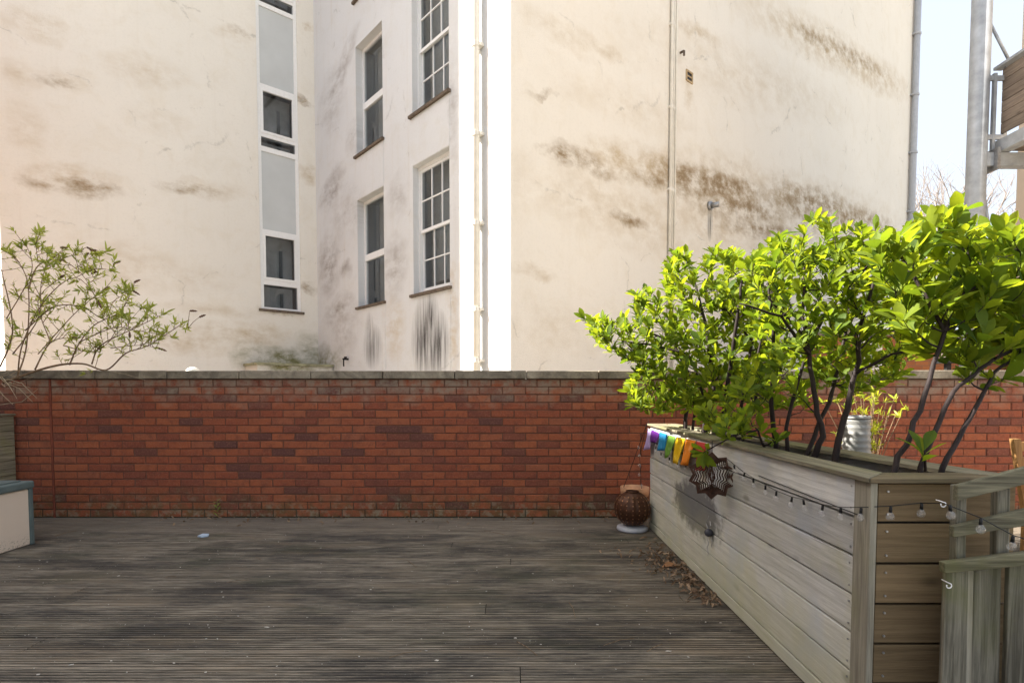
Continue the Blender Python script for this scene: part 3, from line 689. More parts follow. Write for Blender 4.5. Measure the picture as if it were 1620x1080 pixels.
# ------------------------------------------------------------------ hanging metal star spinner
M_rust = plain('rusted_metal', (.075, .038, .026), .55, .5, 25, Metallic=.35)
sc_ = at_x(1126, 752, PX-.09); ss = thing('star_spinner', 'rusty brown cut metal star spinner hanging on the planter side', 'ornament', (sc_.x, sc_.y, sc_.z+.16))
for k in range(15):
    rad = .138-.0085*k; m = MB(); npt = 10; ang = R(-35+k*11); pts = []
    for i in range(npt*2):
        a = math.pi*i/npt; r = rad if i % 2 == 0 else rad*.80
        u, w = r*math.sin(a), r*math.cos(a); pts.append((u, w))
    ax = Vector((math.cos(ang), math.sin(ang), 0)); nr = Vector((-math.sin(ang), math.cos(ang), 0))
    n0 = len(pts)
    for (s, off) in ((1, -.0015), (.915, -.0015), (.915, .0015), (1, .0015)):
        for u, w in pts: m.v.append(tuple(sc_+ax*u*s+Vector((0, 0, w*s))+nr*off))
    for i in range(n0):
        j = (i+1) % n0
        for a in range(4): b = (a+1) % 4; m.f.append((a*n0+i, a*n0+j, b*n0+j, b*n0+i))
    obj('star_ring', m, M_rust, ss)
obj('hanger', MB().tube([sc_+Vector((0, 0, .12)), sc_+Vector((0.0, 0, .20)), sc_+Vector((.075, 0, .205))], .0025, 6), M_dark, ss)

# small glass bead ornament with curled wires
oc = at_x(1121, 842, PX-.02); wo = thing('wire_ornament', 'small dark bead ornament with curled wires below the star spinner', 'ornament', oc)
prof = [(.026*math.sin(math.pi*k/10)+.0001, -.026*math.cos(math.pi*k/10)) for k in range(11)]
obj('bead', MB().lathe(prof, oc, 18), plain('dark_bead', (.06, .06, .07), .15, .3), wo, True)
m = MB()
for s, (dy, dz) in enumerate(((.03, .05), (-.035, .055), (.0, .085))):
    m.tube([oc+Vector((0, 0, .02)), oc+Vector((-.005, dy*.6, .02+dz*.4)), oc+Vector((-.004, dy*1.3, dz)), oc+Vector((0, dy*.6, dz+.02))], .0022, 5)
m.tube([oc+Vector((-.004, .012*math.sin(k*1.1), -.02-k*.011)) for k in range(12)], .0022, 5)
m.tube([oc+Vector((.01, -.03+.008*math.sin(k*1.2), -.02-k*.008)) for k in range(9)], .002, 5)
obj('curled_wire', m, M_metal, wo)

# ------------------------------------------------------------------ round lantern, its base, terracotta pot
lb = at_z(1000, 838, 0); lb.z = 0
ln = thing('ball_lantern', 'round ribbed brown metal lantern beside the planter end', 'lantern', lb+Vector((0, 0, .045)))
rad = .158; prof = []
for k in range(3, 24): a = math.pi*k/25; prof.append((rad*math.sin(a), rad*.98-rad*.98*math.cos(a)))
M_lan = plain('bronze', (.085, .038, .022), .42, .35, 40, Metallic=.4)
lo = lb+Vector((0, 0, .042)); obj('body', MB().lathe(prof, lo, 96, 18, .022), M_lan, ln, True)
obj('rim', MB().lathe([(.052, .30), (.058, .30), (.058, .312), (.052, .312), (.052, .30)], lo, 32), M_lan, ln, True)
m = MB()
for q in range(18):
    a = 2*math.pi*(q)/18
    for k in range(5, 21, 2):
        b = math.pi*k/25; r = rad*math.sin(b)*1.022; n_ = Vector((math.cos(a)*math.sin(b), math.sin(a)*math.sin(b), -math.cos(b)))
        p = lo+Vector((r*math.cos(a), r*math.sin(a), rad*.98-rad*.98*math.cos(b))); m.tube([p-n_*.001, p+n_*.003], .0055, 6)
stuffpart(obj('studs', m, plain('copper_stud', (.36, .18, .09), .4, .2, Metallic=.5), ln))
bs = thing('lantern_base', 'pale grey round plastic base under the ball lantern', 'stand', lb)
obj('dish', MB().lathe([(.128, .001), (.138, .012), (.132, .034), (.118, .04), (.0005, .041)], lb, 40), plain('grey_plastic', (.46, .47, .50), .5, .08), bs, True)
tp = at_y(1004, 772, 5.22); tp.z = 0
pt = thing('terracotta_pot', 'terracotta pot standing behind the ball lantern', 'pot', tp)
obj('pot_body', MB().lathe([(.085, .002), (.115, .26), (.0005, .262)], tp, 32), M_terra, pt, True)
obj('pot_rim', MB().lathe([(.117, .255), (.130, .257), (.134, .335), (.118, .338), (.112, .30), (.0005, .295)], tp, 32), M_terra, pt, True)

# ------------------------------------------------------------------ leaves and shrubs
def leaf_mesh(L, W, fold, curl, mat, name='leaf', n=5, obov=1.6):
    m = MB(); 
    for i in range(n+1):
        s = i/n; w = W/2*(math.sin(math.pi*s**obov))**.75 if 0 < s < 1 else (0.0008 if s == 0 else W*.07)
        z = -curl*L*s*s
        m.v += [(s*L, -w, z+fold*w), (s*L, 0, z), (s*L, w, z+fold*w)]
    for i in range(n):
        a = 3*i; m.f += [(a, a+3, a+4, a+1), (a+1, a+4, a+5, a+2)]
    return m.mesh(name, mat, True)
M_leaf = leafmat('shrub_leaf', (.075, .135, .018), (.16, .235, .024), (.25, .31, .028), .6, .55)
M_bark = NT('dark_bark'); nn = M_bark.noise(60, M_bark.vec((1, 1, .3)), 5); M_bark.bump(nn, .004, .8); M_bark = M_bark.done(M_bark.mix(nn, (.010, .007, .007), (.040, .027, .025)), .7)
LV = [leaf_mesh(.115, .046, .35, -.10, M_leaf), leaf_mesh(.125, .05, .28, .12, M_leaf), leaf_mesh(.10, .044, .5, -.05, M_leaf), leaf_mesh(.12, .05, .2, .3, M_leaf)]
def inpoly(p, poly):
    x, y = p; c = False
    for i in range(len(poly)):
        x1, y1 = poly[i]; x2, y2 = poly[i-1]
        if (y1 > y) != (y2 > y) and x < (x2-x1)*(y-y1)/(y2-y1)+x1: c = not c
    return c
def frame(d):
    d = d.normalized(); u = d.orthogonal().normalized(); return d, u, d.cross(u)
def rosette(p, axis, n, rn, size, spread=(.5, 1.35)):
    d, u, v = frame(axis); out = []; a0 = rn.uniform(0, 6.28)
    for k in range(n):
        a = a0+k*2.4; el = rn.uniform(*spread)*(.55+.45*(1-k/n)*1.2)
        ld = d*math.cos(el)+(u*math.cos(a)+v*math.sin(a))*math.sin(el)
        up = (d-ld*d.dot(ld)); up = up.normalized() if up.length > 1e-3 else u
        sd = up.cross(ld); s = size*rn.uniform(.5, 1.25)
        base = p-d*rn.uniform(0, .05)
        M = Matrix(((ld.x*s, sd.x*s, up.x*s, base.x), (ld.y*s, sd.y*s, up.y*s, base.y), (ld.z*s, sd.z*s, up.z*s, base.z), (0, 0, 0, 1)))
        out.append(M)
    return out
def grow(root, trunks, tips, rn, name, meshes, mat_bark, nparts, twig=.003, leaf_n=(7, 10), size=1.0, depthkey=None, joinname='leaves', axis_up=.8, thick=1.0, seed=0):
    """trunks: list of polylines (points, r0, r1); tips: list of points. Branches join each tip to the nearest wood below it"""
    nodes = []; tm = []
    for pts, r0, r1 in trunks:
        pts = [Vector(p) for p in pts]; k = len(pts); m = MB(); fine = []
        for i in range(k-1):
            for s in range(5): 
                q = s/5; fine.append(pts[i].lerp(pts[i+1], q)+Vector((rn.uniform(-1, 1), rn.uniform(-1, 1), 0))*.006)
        fine.append(pts[-1]); rr = [r0+(r1-r0)*i/(len(fine)-1) for i in range(len(fine))]
        m.tube(fine, rr, 8); obj('trunk', m, mat_bark, root, True)
        for i, p in enumerate(fine):
            if i > len(fine)*.25: nodes.append((p, rr[i]))
    cen = sum((p for p, r in nodes), Vector())/len(nodes)
    tips = sorted(tips, key=lambda p: min((p-q).length for q, r in nodes))
    bmesh_ = MB(); mats = []
    for p in tips:
        best, bd = None, 1e9
        for q, r in nodes:
            dd = (p-q).length+max(0, q.z-p.z+.05)*1.6
            if dd < bd: bd, best = dd, (q, r)
        q, r = best; L = (p-q).length; mid = q.lerp(p, .5)+Vector((rn.uniform(-1, 1), rn.uniform(-1, 1), rn.uniform(-.4, .4)))*L*.08-Vector((0, 0, L*.06))
        r0 = min(r*.75, .0035+L*.011)*thick; pts = [q, q.lerp(mid, .5)+Vector((rn.uniform(-1, 1), rn.uniform(-1, 1), rn.uniform(-1, 1)))*L*.03, mid, mid.lerp(p, .55)+Vector((0, 0, L*.02)), p]
        bmesh_.tube(pts, [r0, r0*.85, r0*.7, r0*.55, twig*.7], 5)
        for s, w in zip(pts[1:], (.85, .7, .55, .4)): nodes.append((s, max(r0*w, twig)))
        ax = (p-mid).normalized()*.7+(p-cen).normalized()*.35+Vector((rn.uniform(-.4, .4), rn.uniform(-.4, .4), axis_up))
        mats += rosette(p, ax, rn.randint(*leaf_n), rn, size)
        if L > .18: mats += rosette(mid.lerp(p, .5), ax, 3, rn, size*.9, (.8, 1.4))
    stuffpart(obj('branches', bmesh_, mat_bark, root, True))
    mats.sort(key=lambda M: (M.translation-CAM).length)
    rest = MB()
    for i, M in enumerate(mats):
        me = rn.choice(meshes)
        if i < nparts:
            o = bpy.data.objects.new('leaf', me); col.objects.link(o); o.parent = root; o.matrix_local = Matrix.Translation(-WO[root.name]) @ M
        else:
            n = len(rest.v); rest.v += [tuple(M @ v.co) for v in me.vertices]; rest.f += [tuple(n+k for k in p.vertices) for p in me.polygons]
    if rest.v: stuffpart(obj(joinname, rest, meshes[0].materials[0], root, True))
    return len(mats)
def sample(poly, n, rn, depth):
    xs = [p[0] for p in poly]; ys = [p[1] for p in poly]; out = []; tries = 0
    while len(out) < n and tries < 40000:
        tries += 1; p = (rn.uniform(min(xs), max(xs)), rn.uniform(min(ys), max(ys)))
        if not inpoly(p, poly): continue
        w = at_y(p[0], p[1], depth(p, rn))
        if all((w-o).length > .042 for o in out): out.append(w)
    return out
rn = random.Random(5)
# far shrub: leans out over the deck
polyA = [(925, 503), (985, 505), (1000, 462), (1050, 455), (1058, 400), (1110, 402), (1150, 392), (1215, 385), (1250, 400), (1240, 520), (1250, 600), (1190, 640), (1120, 640), (1060, 655), (1000, 640), (985, 612), (1010, 580), (965, 560), (945, 545)]
sA = thing('evergreen_shrub', 'leafy evergreen shrub at the far end of the planter reaching left', 'shrub', (1.34, 4.2, .84), 'shrubs in the timber planter')
trA = [([(1.34, 4.35, .82), at_y(1092, 600, 4.4), at_y(1065, 540, 4.5), at_y(1010, 520, 4.55)], .018, .007), ([(1.36, 4.0, .82), at_y(1130, 620, 4.0), at_y(1120, 530, 4.05), at_y(1100, 450, 4.1)], .02, .008),
       ([(1.38, 3.7, .82), at_y(1150, 620, 3.7), at_y(1165, 520, 3.6), at_y(1175, 440, 3.6)], .02, .008), ([(1.35, 4.2, .82), at_y(1100, 640, 4.2), at_y(1060, 610, 4.3), at_y(1020, 620, 4.3)], .012, .005),
       ([(1.33, 3.9, .82), at_y(1118, 640, 3.95), at_y(1090, 560, 4.1), at_y(1030, 545, 4.2), at_y(985, 540, 4.3)], .012, .005), ([(1.40, 3.55, .82), at_y(1178, 620, 3.6), at_y(1190, 540, 3.7), at_y(1140, 480, 3.8)], .014, .005), ([(1.36, 3.4, .82), at_y(1195, 640, 3.4), at_y(1200, 560, 3.4), at_y(1230, 450, 3.45)], .013, .005)]
tA = sample(polyA, 600, rn, lambda p, r: 4.15+(1080-p[0])*.0025+r.uniform(-.45, .45))
tA += [at_y(x, y, 4.5) for x, y in ((925, 505), (940, 512), (960, 520), (1012, 470), (1035, 478))]
grow(sA, trA, tA, rn, 'A', LV, M_bark, 290, size=.71, leaf_n=(6, 9))
# middle shrub
polyB = [(1170, 400), (1240, 372), (1262, 352), (1285, 330), (1300, 345), (1330, 360), (1380, 360), (1420, 380), (1440, 460), (1450, 560), (1420, 610), (1330, 625), (1290, 645), (1220, 650), (1190, 680), (1130, 690), (1100, 650), (1160, 610), (1200, 560)]
sB = thing('evergreen_shrub', 'dark stemmed evergreen shrub in the middle of the planter', 'shrub', (1.42, 2.9, .84), 'shrubs in the timber planter')
trB = [([(1.46, 3.05, .82), at_y(1220, 640, 3.0), at_y(1225, 540, 3.0), at_y(1215, 450, 3.0)], .016, .006), ([(1.47, 2.75, .82), at_y(1300, 690, 2.72), at_y(1285, 600, 2.75), at_y(1270, 500, 2.8), at_y(1275, 400, 2.85)], .017, .006),
       ([(1.50, 2.60, .82), at_y(1335, 660, 2.6), at_y(1355, 590, 2.6), at_y(1365, 500, 2.65), at_y(1390, 420, 2.7)], .017, .006), ([(1.46, 2.8, .82), at_y(1320, 610, 2.9), at_y(1335, 540, 3.0), at_y(1350, 450, 3.1)], .013, .006),
       ([(1.38, 2.95, .83), at_y(1200, 680, 2.9), at_y(1150, 690, 2.85)], .008, .004), ([(1.44, 2.9, .82), at_y(1245, 660, 2.9), at_y(1280, 540, 2.9), at_y(1215, 470, 2.9)], .012, .005),
       ([at_y(1280, 560, 2.75), at_y(1235, 500, 2.7), at_y(1170, 480, 2.7)], .009, .004), ([at_y(1285, 530, 2.75), at_y(1330, 470, 2.7), at_y(1395, 395, 2.7)], .010, .004), ([at_y(1355, 590, 2.6), at_y(1410, 560, 2.5), at_y(1490, 545, 2.4)], .008, .004)]
tB = sample(polyB, 460, rn, lambda p, r: 2.85+r.uniform(-.35, .5)+(.3 if p[1] > 540 and p[0] > 1240 else 0)+(.15 if p[0] < 1250 else 0))
tB += [at_y(x, y, 2.75) for x, y in ((1150, 690), (1180, 682), (1205, 675), (1140, 680), (1165, 672), (1230, 690))]
grow(sB, trB, tB, rn, 'B', LV, M_bark, 290, size=.64, leaf_n=(6, 9))
# near shrub with three leaning stems
polyC = [(1385, 400), (1440, 360), (1490, 345), (1510, 322), (1530, 340), (1540, 385), (1575, 362), (1600, 370), (1680, 375), (1690, 560), (1620, 560), (1560, 590), (1500, 560), (1440, 540), (1400, 470)]
sC = thing('evergreen_shrub', 'nearest evergreen shrub with three leaning dark stems', 'shrub', (1.6, 2.1, .84), 'shrubs in the timber planter')
trC = [([(1.41, 2.05, .82), at_y(1415, 740, 2.05), at_y(1455, 650, 2.1), at_y(1495, 525, 2.15), at_y(1455, 450, 2.2), at_y(1420, 395, 2.25)], .0125, .005), ([(1.49, 2.03, .82), at_y(1455, 740, 2.03), at_y(1505, 620, 2.1), at_y(1560, 575, 2.15), at_y(1620, 545, 2.2)], .0108, .006),
       ([(1.58, 2.05, .82), at_y(1490, 740, 2.05), at_y(1535, 660, 2.1), at_y(1575, 590, 2.15), at_y(1640, 540, 2.2)], .0115, .005), ([at_y(1495, 525, 2.15), at_y(1503, 480, 2.2), at_y(1555, 445, 2.25), at_y(1570, 410, 2.3)], .011, .005)]
tC = sample(polyC, 230, rn, lambda p, r: 2.25+r.uniform(-.2, .4))
tC += [at_y(x, y, 2.15) for x, y in ((1515, 332), (1490, 355), (1590, 372), (1540, 560), (1600, 590), (1570, 600), (1530, 600))]
grow(sC, trC, tC, rn, 'C', LV, M_bark, 290, size=.84, leaf_n=(6, 9), seed=1)
# sprigs: one drooping over the planter face, one standing low in the planter
def sprig(name, p, axis, n, lab, stem0):
    o = thing(name, lab, 'sprig', stem0); obj('stem', MB().tube([stem0, stem0.lerp(p, .5)+Vector((0, 0, .03)), p], [.005, .004, .003], 6), M_bark, o, True)
    for M in rosette(p, axis, n, rn, .95, (.6, 1.3)):
        l = bpy.data.objects.new('leaf', rn.choice(LV)); col.objects.link(l); l.parent = o; l.matrix_local = Matrix.Translation(-WO[o.name]) @ M
sprig('laurel_sprig', at_x(1112, 716, PX-.17), Vector((-.7, -.6, -.25)), 9, 'leafy sprig hanging over the planter edge above the star', at_y(1190, 690, 2.95))
sprig('laurel_sprig', at_y(1462, 712, 2.0), Vector((0, -.2, 1)), 6, 'low bright sprig rising between the leaning stems', at_y(1464, 745, 2.0))

# ------------------------------------------------------------------ buddleia at the left
M_bud = leafmat('buddleia_leaf', (.20, .25, .06), (.30, .36, .09), (.42, .47, .15), .5, .55)
M_twig = plain('tan_twig', (.20, .13, .075), .8, .3, 40); M_dry = plain('dry_flower', (.15, .085, .055), .9, .4, 60)
BLV = [leaf_mesh(.075, .018, .3, .15, M_bud, n=3, obov=.8), leaf_mesh(.06, .016, .4, .3, M_bud, n=3, obov=.8), leaf_mesh(.085, .02, .2, .05, M_bud, n=3, obov=.8)]
bd = thing('buddleia', 'sparse buddleia bush arching over the wall at the left', 'bush', (lx-.2, 5.0, .9), None)
rb = random.Random(9)
stems = [([(5, 605), (80, 580), (130, 575), (168, 585), (200, 558), (235, 545), (290, 507)], 5.05, .011), ([(145, 576), (160, 545), (215, 515), (262, 490)], 5.0, .007), ([(110, 577), (125, 542), (150, 510), (190, 488), (212, 445)], 5.1, .007),
    ([(55, 585), (80, 540), (115, 532)], 5.15, .008), ([(25, 600), (42, 545), (44, 440), (18, 385)], 5.1, .008), ([(28, 600), (35, 545), (70, 470), (120, 430), (160, 475)], 5.0, .007), ([(0, 580), (20, 520), (5, 430), (-10, 380)], 5.2, .008),
    ([(40, 520), (85, 480), (130, 480), (165, 500), (180, 470), (205, 455)], 5.05, .006), ([(45, 450), (60, 410), (95, 400), (130, 425), (155, 470)], 4.95, .006), ([(20, 560), (60, 500), (65, 440), (75, 405)], 5.1, .006), ([(125, 540), (180, 515), (215, 520), (275, 530)], 5.0, .005),
    ([(175, 550), (220, 545), (250, 550)], 5.1, .004), ([(60, 560), (110, 500), (140, 470), (165, 450)], 5.1, .005), ([(100, 545), (150, 555), (190, 520), (225, 480)], 5.05, .005), ([(80, 540), (60, 470), (95, 430)], 5.0, .005), ([(10, 500), (50, 420), (40, 370)], 5.0, .005), ([(120, 430), (150, 415), (180, 418)], 5.0, .003), ([(95, 400), (115, 392), (145, 390)], 5.0, .003), ([(60, 405), (57, 378), (55, 372)], 5.0, .003)]
mats = []; twm = MB(); heads = []
for pts, Y, r0 in stems:
    P = [at_y(px, py if py > 560 else 560-(560-py)*.93, Y+rb.uniform(-.12, .12)) for px, py in pts]; fine = []
    for i in range(len(P)-1):
        p0, p1, p2, p3 = P[max(i-1, 0)], P[i], P[i+1], P[min(i+2, len(P)-1)]
        for s in range(6):
            q = s/6; fine.append(.5*((2*p1)+(p2-p0)*q+(2*p0-5*p1+4*p2-p3)*q*q+(3*p1-p0-3*p2+p3)*q*q*q))
    fine.append(P[-1]); n = len(fine); twm.tube(fine, [r0*(1-.75*i/n) for i in range(n)], 5)
    for i in range(3, n):
        d = (fine[i]-fine[i-1]); d = d.normalized()
        if fine[i].z < 1.5 and rb.random() < .7: continue
        if rb.random() < .72 and i < n-1: 
            # side shoot with leaf tuft
            sd = (d.orthogonal()*rb.uniform(-1, 1)+Vector((rb.uniform(-.7, .9), rb.uniform(-.5, .5), rb.uniform(.1, 1)))).normalized(); l = rb.uniform(.06, .2); e = fine[i]+sd*l
            twm.tube([fine[i], fine[i].lerp(e, .5)+Vector((0, 0, -.008)), e], [.0028, .0022, .0014], 4)
            mats += rosette(e, sd+Vector((0, 0, .3)), rb.randint(6, 10), rb, rb.uniform(.6, 1.05), (.5, 1.3)); mats += rosette(fine[i].lerp(e, .55), sd, 3, rb, .8, (.8, 1.4))
            if rb.random() < .015: heads.append((e, sd))
        elif rb.random() < .6: mats += rosette(fine[i], d+Vector((0, 0, .4)), 3, rb, .85, (.7, 1.4))
    mats += rosette(fine[-1], d+Vector((0, 0, .3)), 7, rb, 1, (.4, 1.2))
    if rb.random() < .15: heads.append((fine[-1], d))
stuffpart(obj('branches', twm, M_twig, bd, True))
mats.sort(key=lambda M: (M.translation-CAM).length); rest = MB()
for i, M in enumerate(mats):
    me = rb.choice(BLV)
    if i < 290: o = bpy.data.objects.new('leaf', me); col.objects.link(o); o.parent = bd; o.matrix_local = Matrix.Translation(-WO[bd.name]) @ M
    else:
        n = len(rest.v); rest.v += [tuple(M @ v.co) for v in me.vertices]; rest.f += [tuple(n+k for k in p.vertices) for p in me.polygons]
if rest.v: stuffpart(obj('leaves', rest, M_bud, bd, True))
for px, py, Y in ((95, 392, 5.0), (137, 391, 5), (142, 396, 5), (133, 407, 5), (180, 417, 5), (141, 424, 5), (144, 433, 5), (300, 492, 5), (315, 502, 5), (210, 460, 5), (212, 447, 5)):
    p = at_y(px, py, Y); q_ = min((M.translation for M in mats), key=lambda w: (w-p).length); obj('twig', MB().tube([q_, q_.lerp(p, .5)+Vector((0, 0, .01)), p], [.0028, .0024, .002], 4), M_twig, bd); heads.append((p, Vector((rb.uniform(.2, 1), 0, rb.uniform(-.2, .5))))); twm2 = None
for p, d in heads:
    d = d.normalized(); m = MB(); k = 7
    pts = [p+d*(.07*i/k)+Vector((0, 0, -.012*(i/k)**2)) for i in range(k+1)]; m.tube(pts, [.003, .010, .007, .011, .007, .009, .005, .002], 6); obj('dry_flower_head', m, M_dry, bd)
# dry pale twigs hanging over the coping
m = MB()
for k in range(16):
    x, y = rb.uniform(-15, 25), rb.uniform(588, 610); e = (x+rb.uniform(10, 70), y+rb.uniform(-10, 40)); Y = rb.uniform(4.95, 5.3)
    a, b = at_y(x, y, Y), at_y(*e, Y-.06); m.tube([a, a.lerp(b, .5)+Vector((0, 0, rb.uniform(-.03, .05))), b], [.0035, .003, .0015], 4)
m.tube([at_y(165, 585, 5.05), at_y(200, 592, 5.0), at_y(230, 601, 4.98)], [.003, .0025, .0015], 4)
m.tube([at_y(0, 640, 5.0), at_y(35, 635, 5.0), at_y(60, 615, 5.0)], [.003, .0025, .0015], 4)
stuffpart(obj('dry_twigs', m, plain('pale_twig', (.40, .31, .20), .8, .25, 30), bd))

# ------------------------------------------------------------------ steel column and balcony (right background)
CY = 7.5; ct = at_y(1545, 250, CY)
sc = thing('steel_column', 'grey galvanised steel column beside the balcony', 'column', (ct.x, CY, -.14))
obj('shaft', MB().tube([(ct.x, CY, -.14), (ct.x, CY, 8.5)], .112, 24), M_steel, sc, True)
obj('base_plate', MB().mm(ct.x-.2, ct.x+.2, CY-.2, CY+.2, -.139, -.11), M_steel, sc)
bx = at_y(1582, 150, CY).x; zf = at_y(1582, 222, CY).z; ztp = at_y(1582, 112, CY).z
bc = thing('balcony', 'timber clad steel balcony at the upper right edge', 'balcony', (bx+.8, 6.6, zf))
nb = 6; hh = (ztp-zf-.06)/nb
for k in range(nb):
    obj('cladding_board', MB().mm(bx, bx+.025, 5.2, CY-.03, zf+.06+k*hh+.004, zf+.06+(k+1)*hh-.004), WB, bc)
obj('handrail', MB().mm(bx-.05, bx+.06, 5.2, CY+.06, ztp+.03, ztp+.065), M_steel, bc)
for yy in (CY-.02, CY-1.1, CY-2.1): obj('rail_post', MB().mm(bx+.026, bx+.07, yy-.03, yy, zf-.1, ztp+.03), M_steel, bc)
obj('rail_post', MB().mm(bx-.13, bx-.09, CY-.06, CY-.02, zf-.15, ztp-.06), M_steel, bc)
for z in (ztp-.12, zf+.02): obj('bracket', MB().mm(ct.x+.05, bx+.03, CY-.055, CY-.025, z-.03, z+.03), M_steel, bc)
obj('floor_beam', MB().mm(bx-.05, bx+.10, 5.2, CY+.05, zf-.18, zf-.02), M_steel, bc)
obj('floor_deck', MB().mm(bx+.101, bx+1.6, 5.2, CY+.05, zf-.12, zf-.03), WB, bc)
obj('support_arm', MB().mm(ct.x+.05, bx+.5, CY-.08, CY+.04, zf-.36, zf-.19), M_steel, bc)
obj('end_plate', MB().mm(ct.x+.16, ct.x+.20, CY-.14, CY+.1, zf-.42, zf-.14), M_metal, bc)
obj('tie_rod', MB().tube([(ct.x+.08, CY, at_y(1566, 30, CY).z), (bx+.1, CY-.05, ztp+.03)], .018, 8), M_steel, bc, True)
obj('tie_rod', MB().tube([(ct.x+.08, CY, at_y(1560, 290, CY).z), (ct.x+.24, CY, at_y(1572, 330, CY).z-.5)], .022, 8), M_steel, bc, True)
obj('wall_cladding', MB().mm(bx+1.6, bx+4, 3.5, 9, -.14, 8.5), M_cream, bc)

# ------------------------------------------------------------------ low brick outbuilding beyond the wall
t = NT('far_brick'); bt_ = t.n.new('ShaderNodeTexBrick'); sx = t.sep(); t.l.new(t.comb(sx[0], sx[2], 0.0), bt_.inputs['Vector'])
for k, v in (('Scale', 4.44), ('Brick Width', 1.0), ('Row Height', .333), ('Mortar Size', .03)): bt_.inputs[k].default_value = v
bt_.inputs['Color1'].default_value = (.42, .17, .07, 1); bt_.inputs['Color2'].default_value = (.33, .12, .055, 1); bt_.inputs['Mortar'].default_value = (.25, .14, .09, 1)
M_fb = t.done(bt_.outputs[0], .9)
ox = at_y(1325, 560, 9.2).x; oz = at_y(1325, 532, 9.2).z
ob2 = thing('brick_outbuilding', 'low orange brick outbuilding seen through the shrub stems', 'outbuilding', (ox+2, 9.6, -.14))
obj('wall', MB().mm(ox, ox+5.2, 9.2, 10.2, -.14, oz), M_fb, ob2)
obj('roof', MB().mm(ox-.1, ox+5.3, 9.1, 10.3, oz+.001, oz+.10), M_coping, ob2)
wx = at_y(1372, 560, 9.2).x
obj('window', MB().mm(wx-.22, wx+.22, 9.16, 9.199, oz-.55, oz-.08), M_white, ob2); obj('pane', MB().mm(wx-.15, wx+.15, 9.15, 9.159, oz-.5, oz-.14), M_glass, ob2)
p = at_y(1500, 552, 6.6); lt = thing('wall_lantern', 'small black lantern in front of the steel column', 'lantern', p)
m = MB()
for a in (-.07, .07):
    for b in (-.07, .07): m.mm(p.x+a-.008, p.x+a+.008, p.y+b-.008, p.y+b+.008, p.z-.14, p.z+.14)
obj('cage', m, M_dark, lt); obj('top', MB().lathe([(.12, 0), (.03, .08), (.0005, .12)], p+Vector((0, 0, .14)), 4), M_dark, lt); obj('bottom', MB().mm(p.x-.09, p.x+.09, p.y-.09, p.y+.09, p.z-.17, p.z-.141), M_dark, lt)
obj('glass', MB().mm(p.x-.06, p.x+.06, p.y-.06, p.y+.06, p.z-.14, p.z+.14), M_bulb, lt); obj('post', MB().mm(p.x-.025, p.x+.025, p.y-.025, p.y+.025, -.14, p.z-.171), M_dark, lt)

# ------------------------------------------------------------------ galvanised churn with a plant, wooden chair
bp_ = at_y(1355, 690, 4.4); bk_ = thing('metal_churn', 'tall ribbed galvanised metal planter behind the timber planter', 'planter', (bp_.x, bp_.y, 0))
zt_ = at_y(1355, 662, 4.4).z; prof = [(.13, .002)]; k = 0.0
while k < zt_-.02: prof += [(.128-.035*k/zt_, k+.012), (.121-.035*k/zt_, k+.03), (.128-.035*k/zt_, k+.045)]; k += .05
prof += [(.10, zt_), (.092, zt_), (.088, zt_-.05), (.0005, zt_-.05)]
obj('body', MB().lathe(prof, (bp_.x, bp_.y, 0), 32), plain('zinc', (.24, .24, .23), .5, .15, 12, Metallic=.3), bk_, True)
fern = thing('potted_fern', 'bright yellow green bushy plant beside the metal churn', 'plant', (bp_.x+.22, 4.6, 0)); ry = random.Random(4)
obj('pot', MB().lathe([(.10, .002), (.14, .3), (.0005, .30)], (bp_.x+.22, 4.6, 0), 24), M_terra, fern, True)
m = MB(); mats = []
for k in range(60):
    e = Vector((bp_.x+.2+ry.gauss(0, .11), 4.6+ry.gauss(0, .12), ry.uniform(.75, 1.28))); m.tube([(bp_.x+.22, 4.6, .3), Vector((bp_.x+.22, 4.6, .3)).lerp(e, .6)+Vector((0, 0, .06)), e], .003, 4); mats += rosette(e, Vector((ry.uniform(-1, 1), ry.uniform(-1, 1), .8)), 7, ry, .8, (.5, 1.3))
obj('stems', m, M_twig, fern); rest = MB()
for M in mats:
    me = BLV[0]; n = len(rest.v); rest.v += [tuple(M @ v.co) for v in me.vertices]; rest.f += [tuple(n+q for q in p.vertices) for p in me.polygons]
stuffpart(obj('leaves', rest, leafmat('fern_leaf', (.2, .28, .03), (.3, .36, .04), (.42, .42, .06), .5), fern, True))
cx, cy = at_y(1622, 720, 3.6).x, 3.6; ch = thing('wooden_chair', 'slatted wooden garden chair at the right edge', 'chair', (cx+.25, cy+.2, 0))
ztop = at_y(1605, 694, cy).z; a = at_y(1604, 694, cy)
for dx in (0, .46):
    obj('back_leg', MB().prism([(a.x+dx, cy, ztop), (a.x+dx+.045, cy, ztop), (a.x+dx+.145, cy+.02, .42), (a.x+dx+.145, cy, .003), (a.x+dx+.1, cy, .003), (a.x+dx+.1, cy, .42)], (0, .035, 0)), WCH, ch)
    obj('front_leg', MB().mm(a.x+dx+.1, a.x+dx+.145, cy-.48, cy-.44, .003, .64), WCH, ch); obj('arm', MB().mm(a.x+dx+.085, a.x+dx+.15, cy-.5, cy, .6405, .665), WCH, ch)
for k in range(5): obj('seat_slat', MB().mm(a.x+.1, a.x+.60, cy-.46+k*.09, cy-.39+k*.09, .42, .44), WCH, ch)
for k in range(3): obj('back_slat', MB().mm(a.x+.05, a.x+.50, cy+.005, cy+.025, ztop-.08-k*.1, ztop-.02-k*.1), WCH, ch)

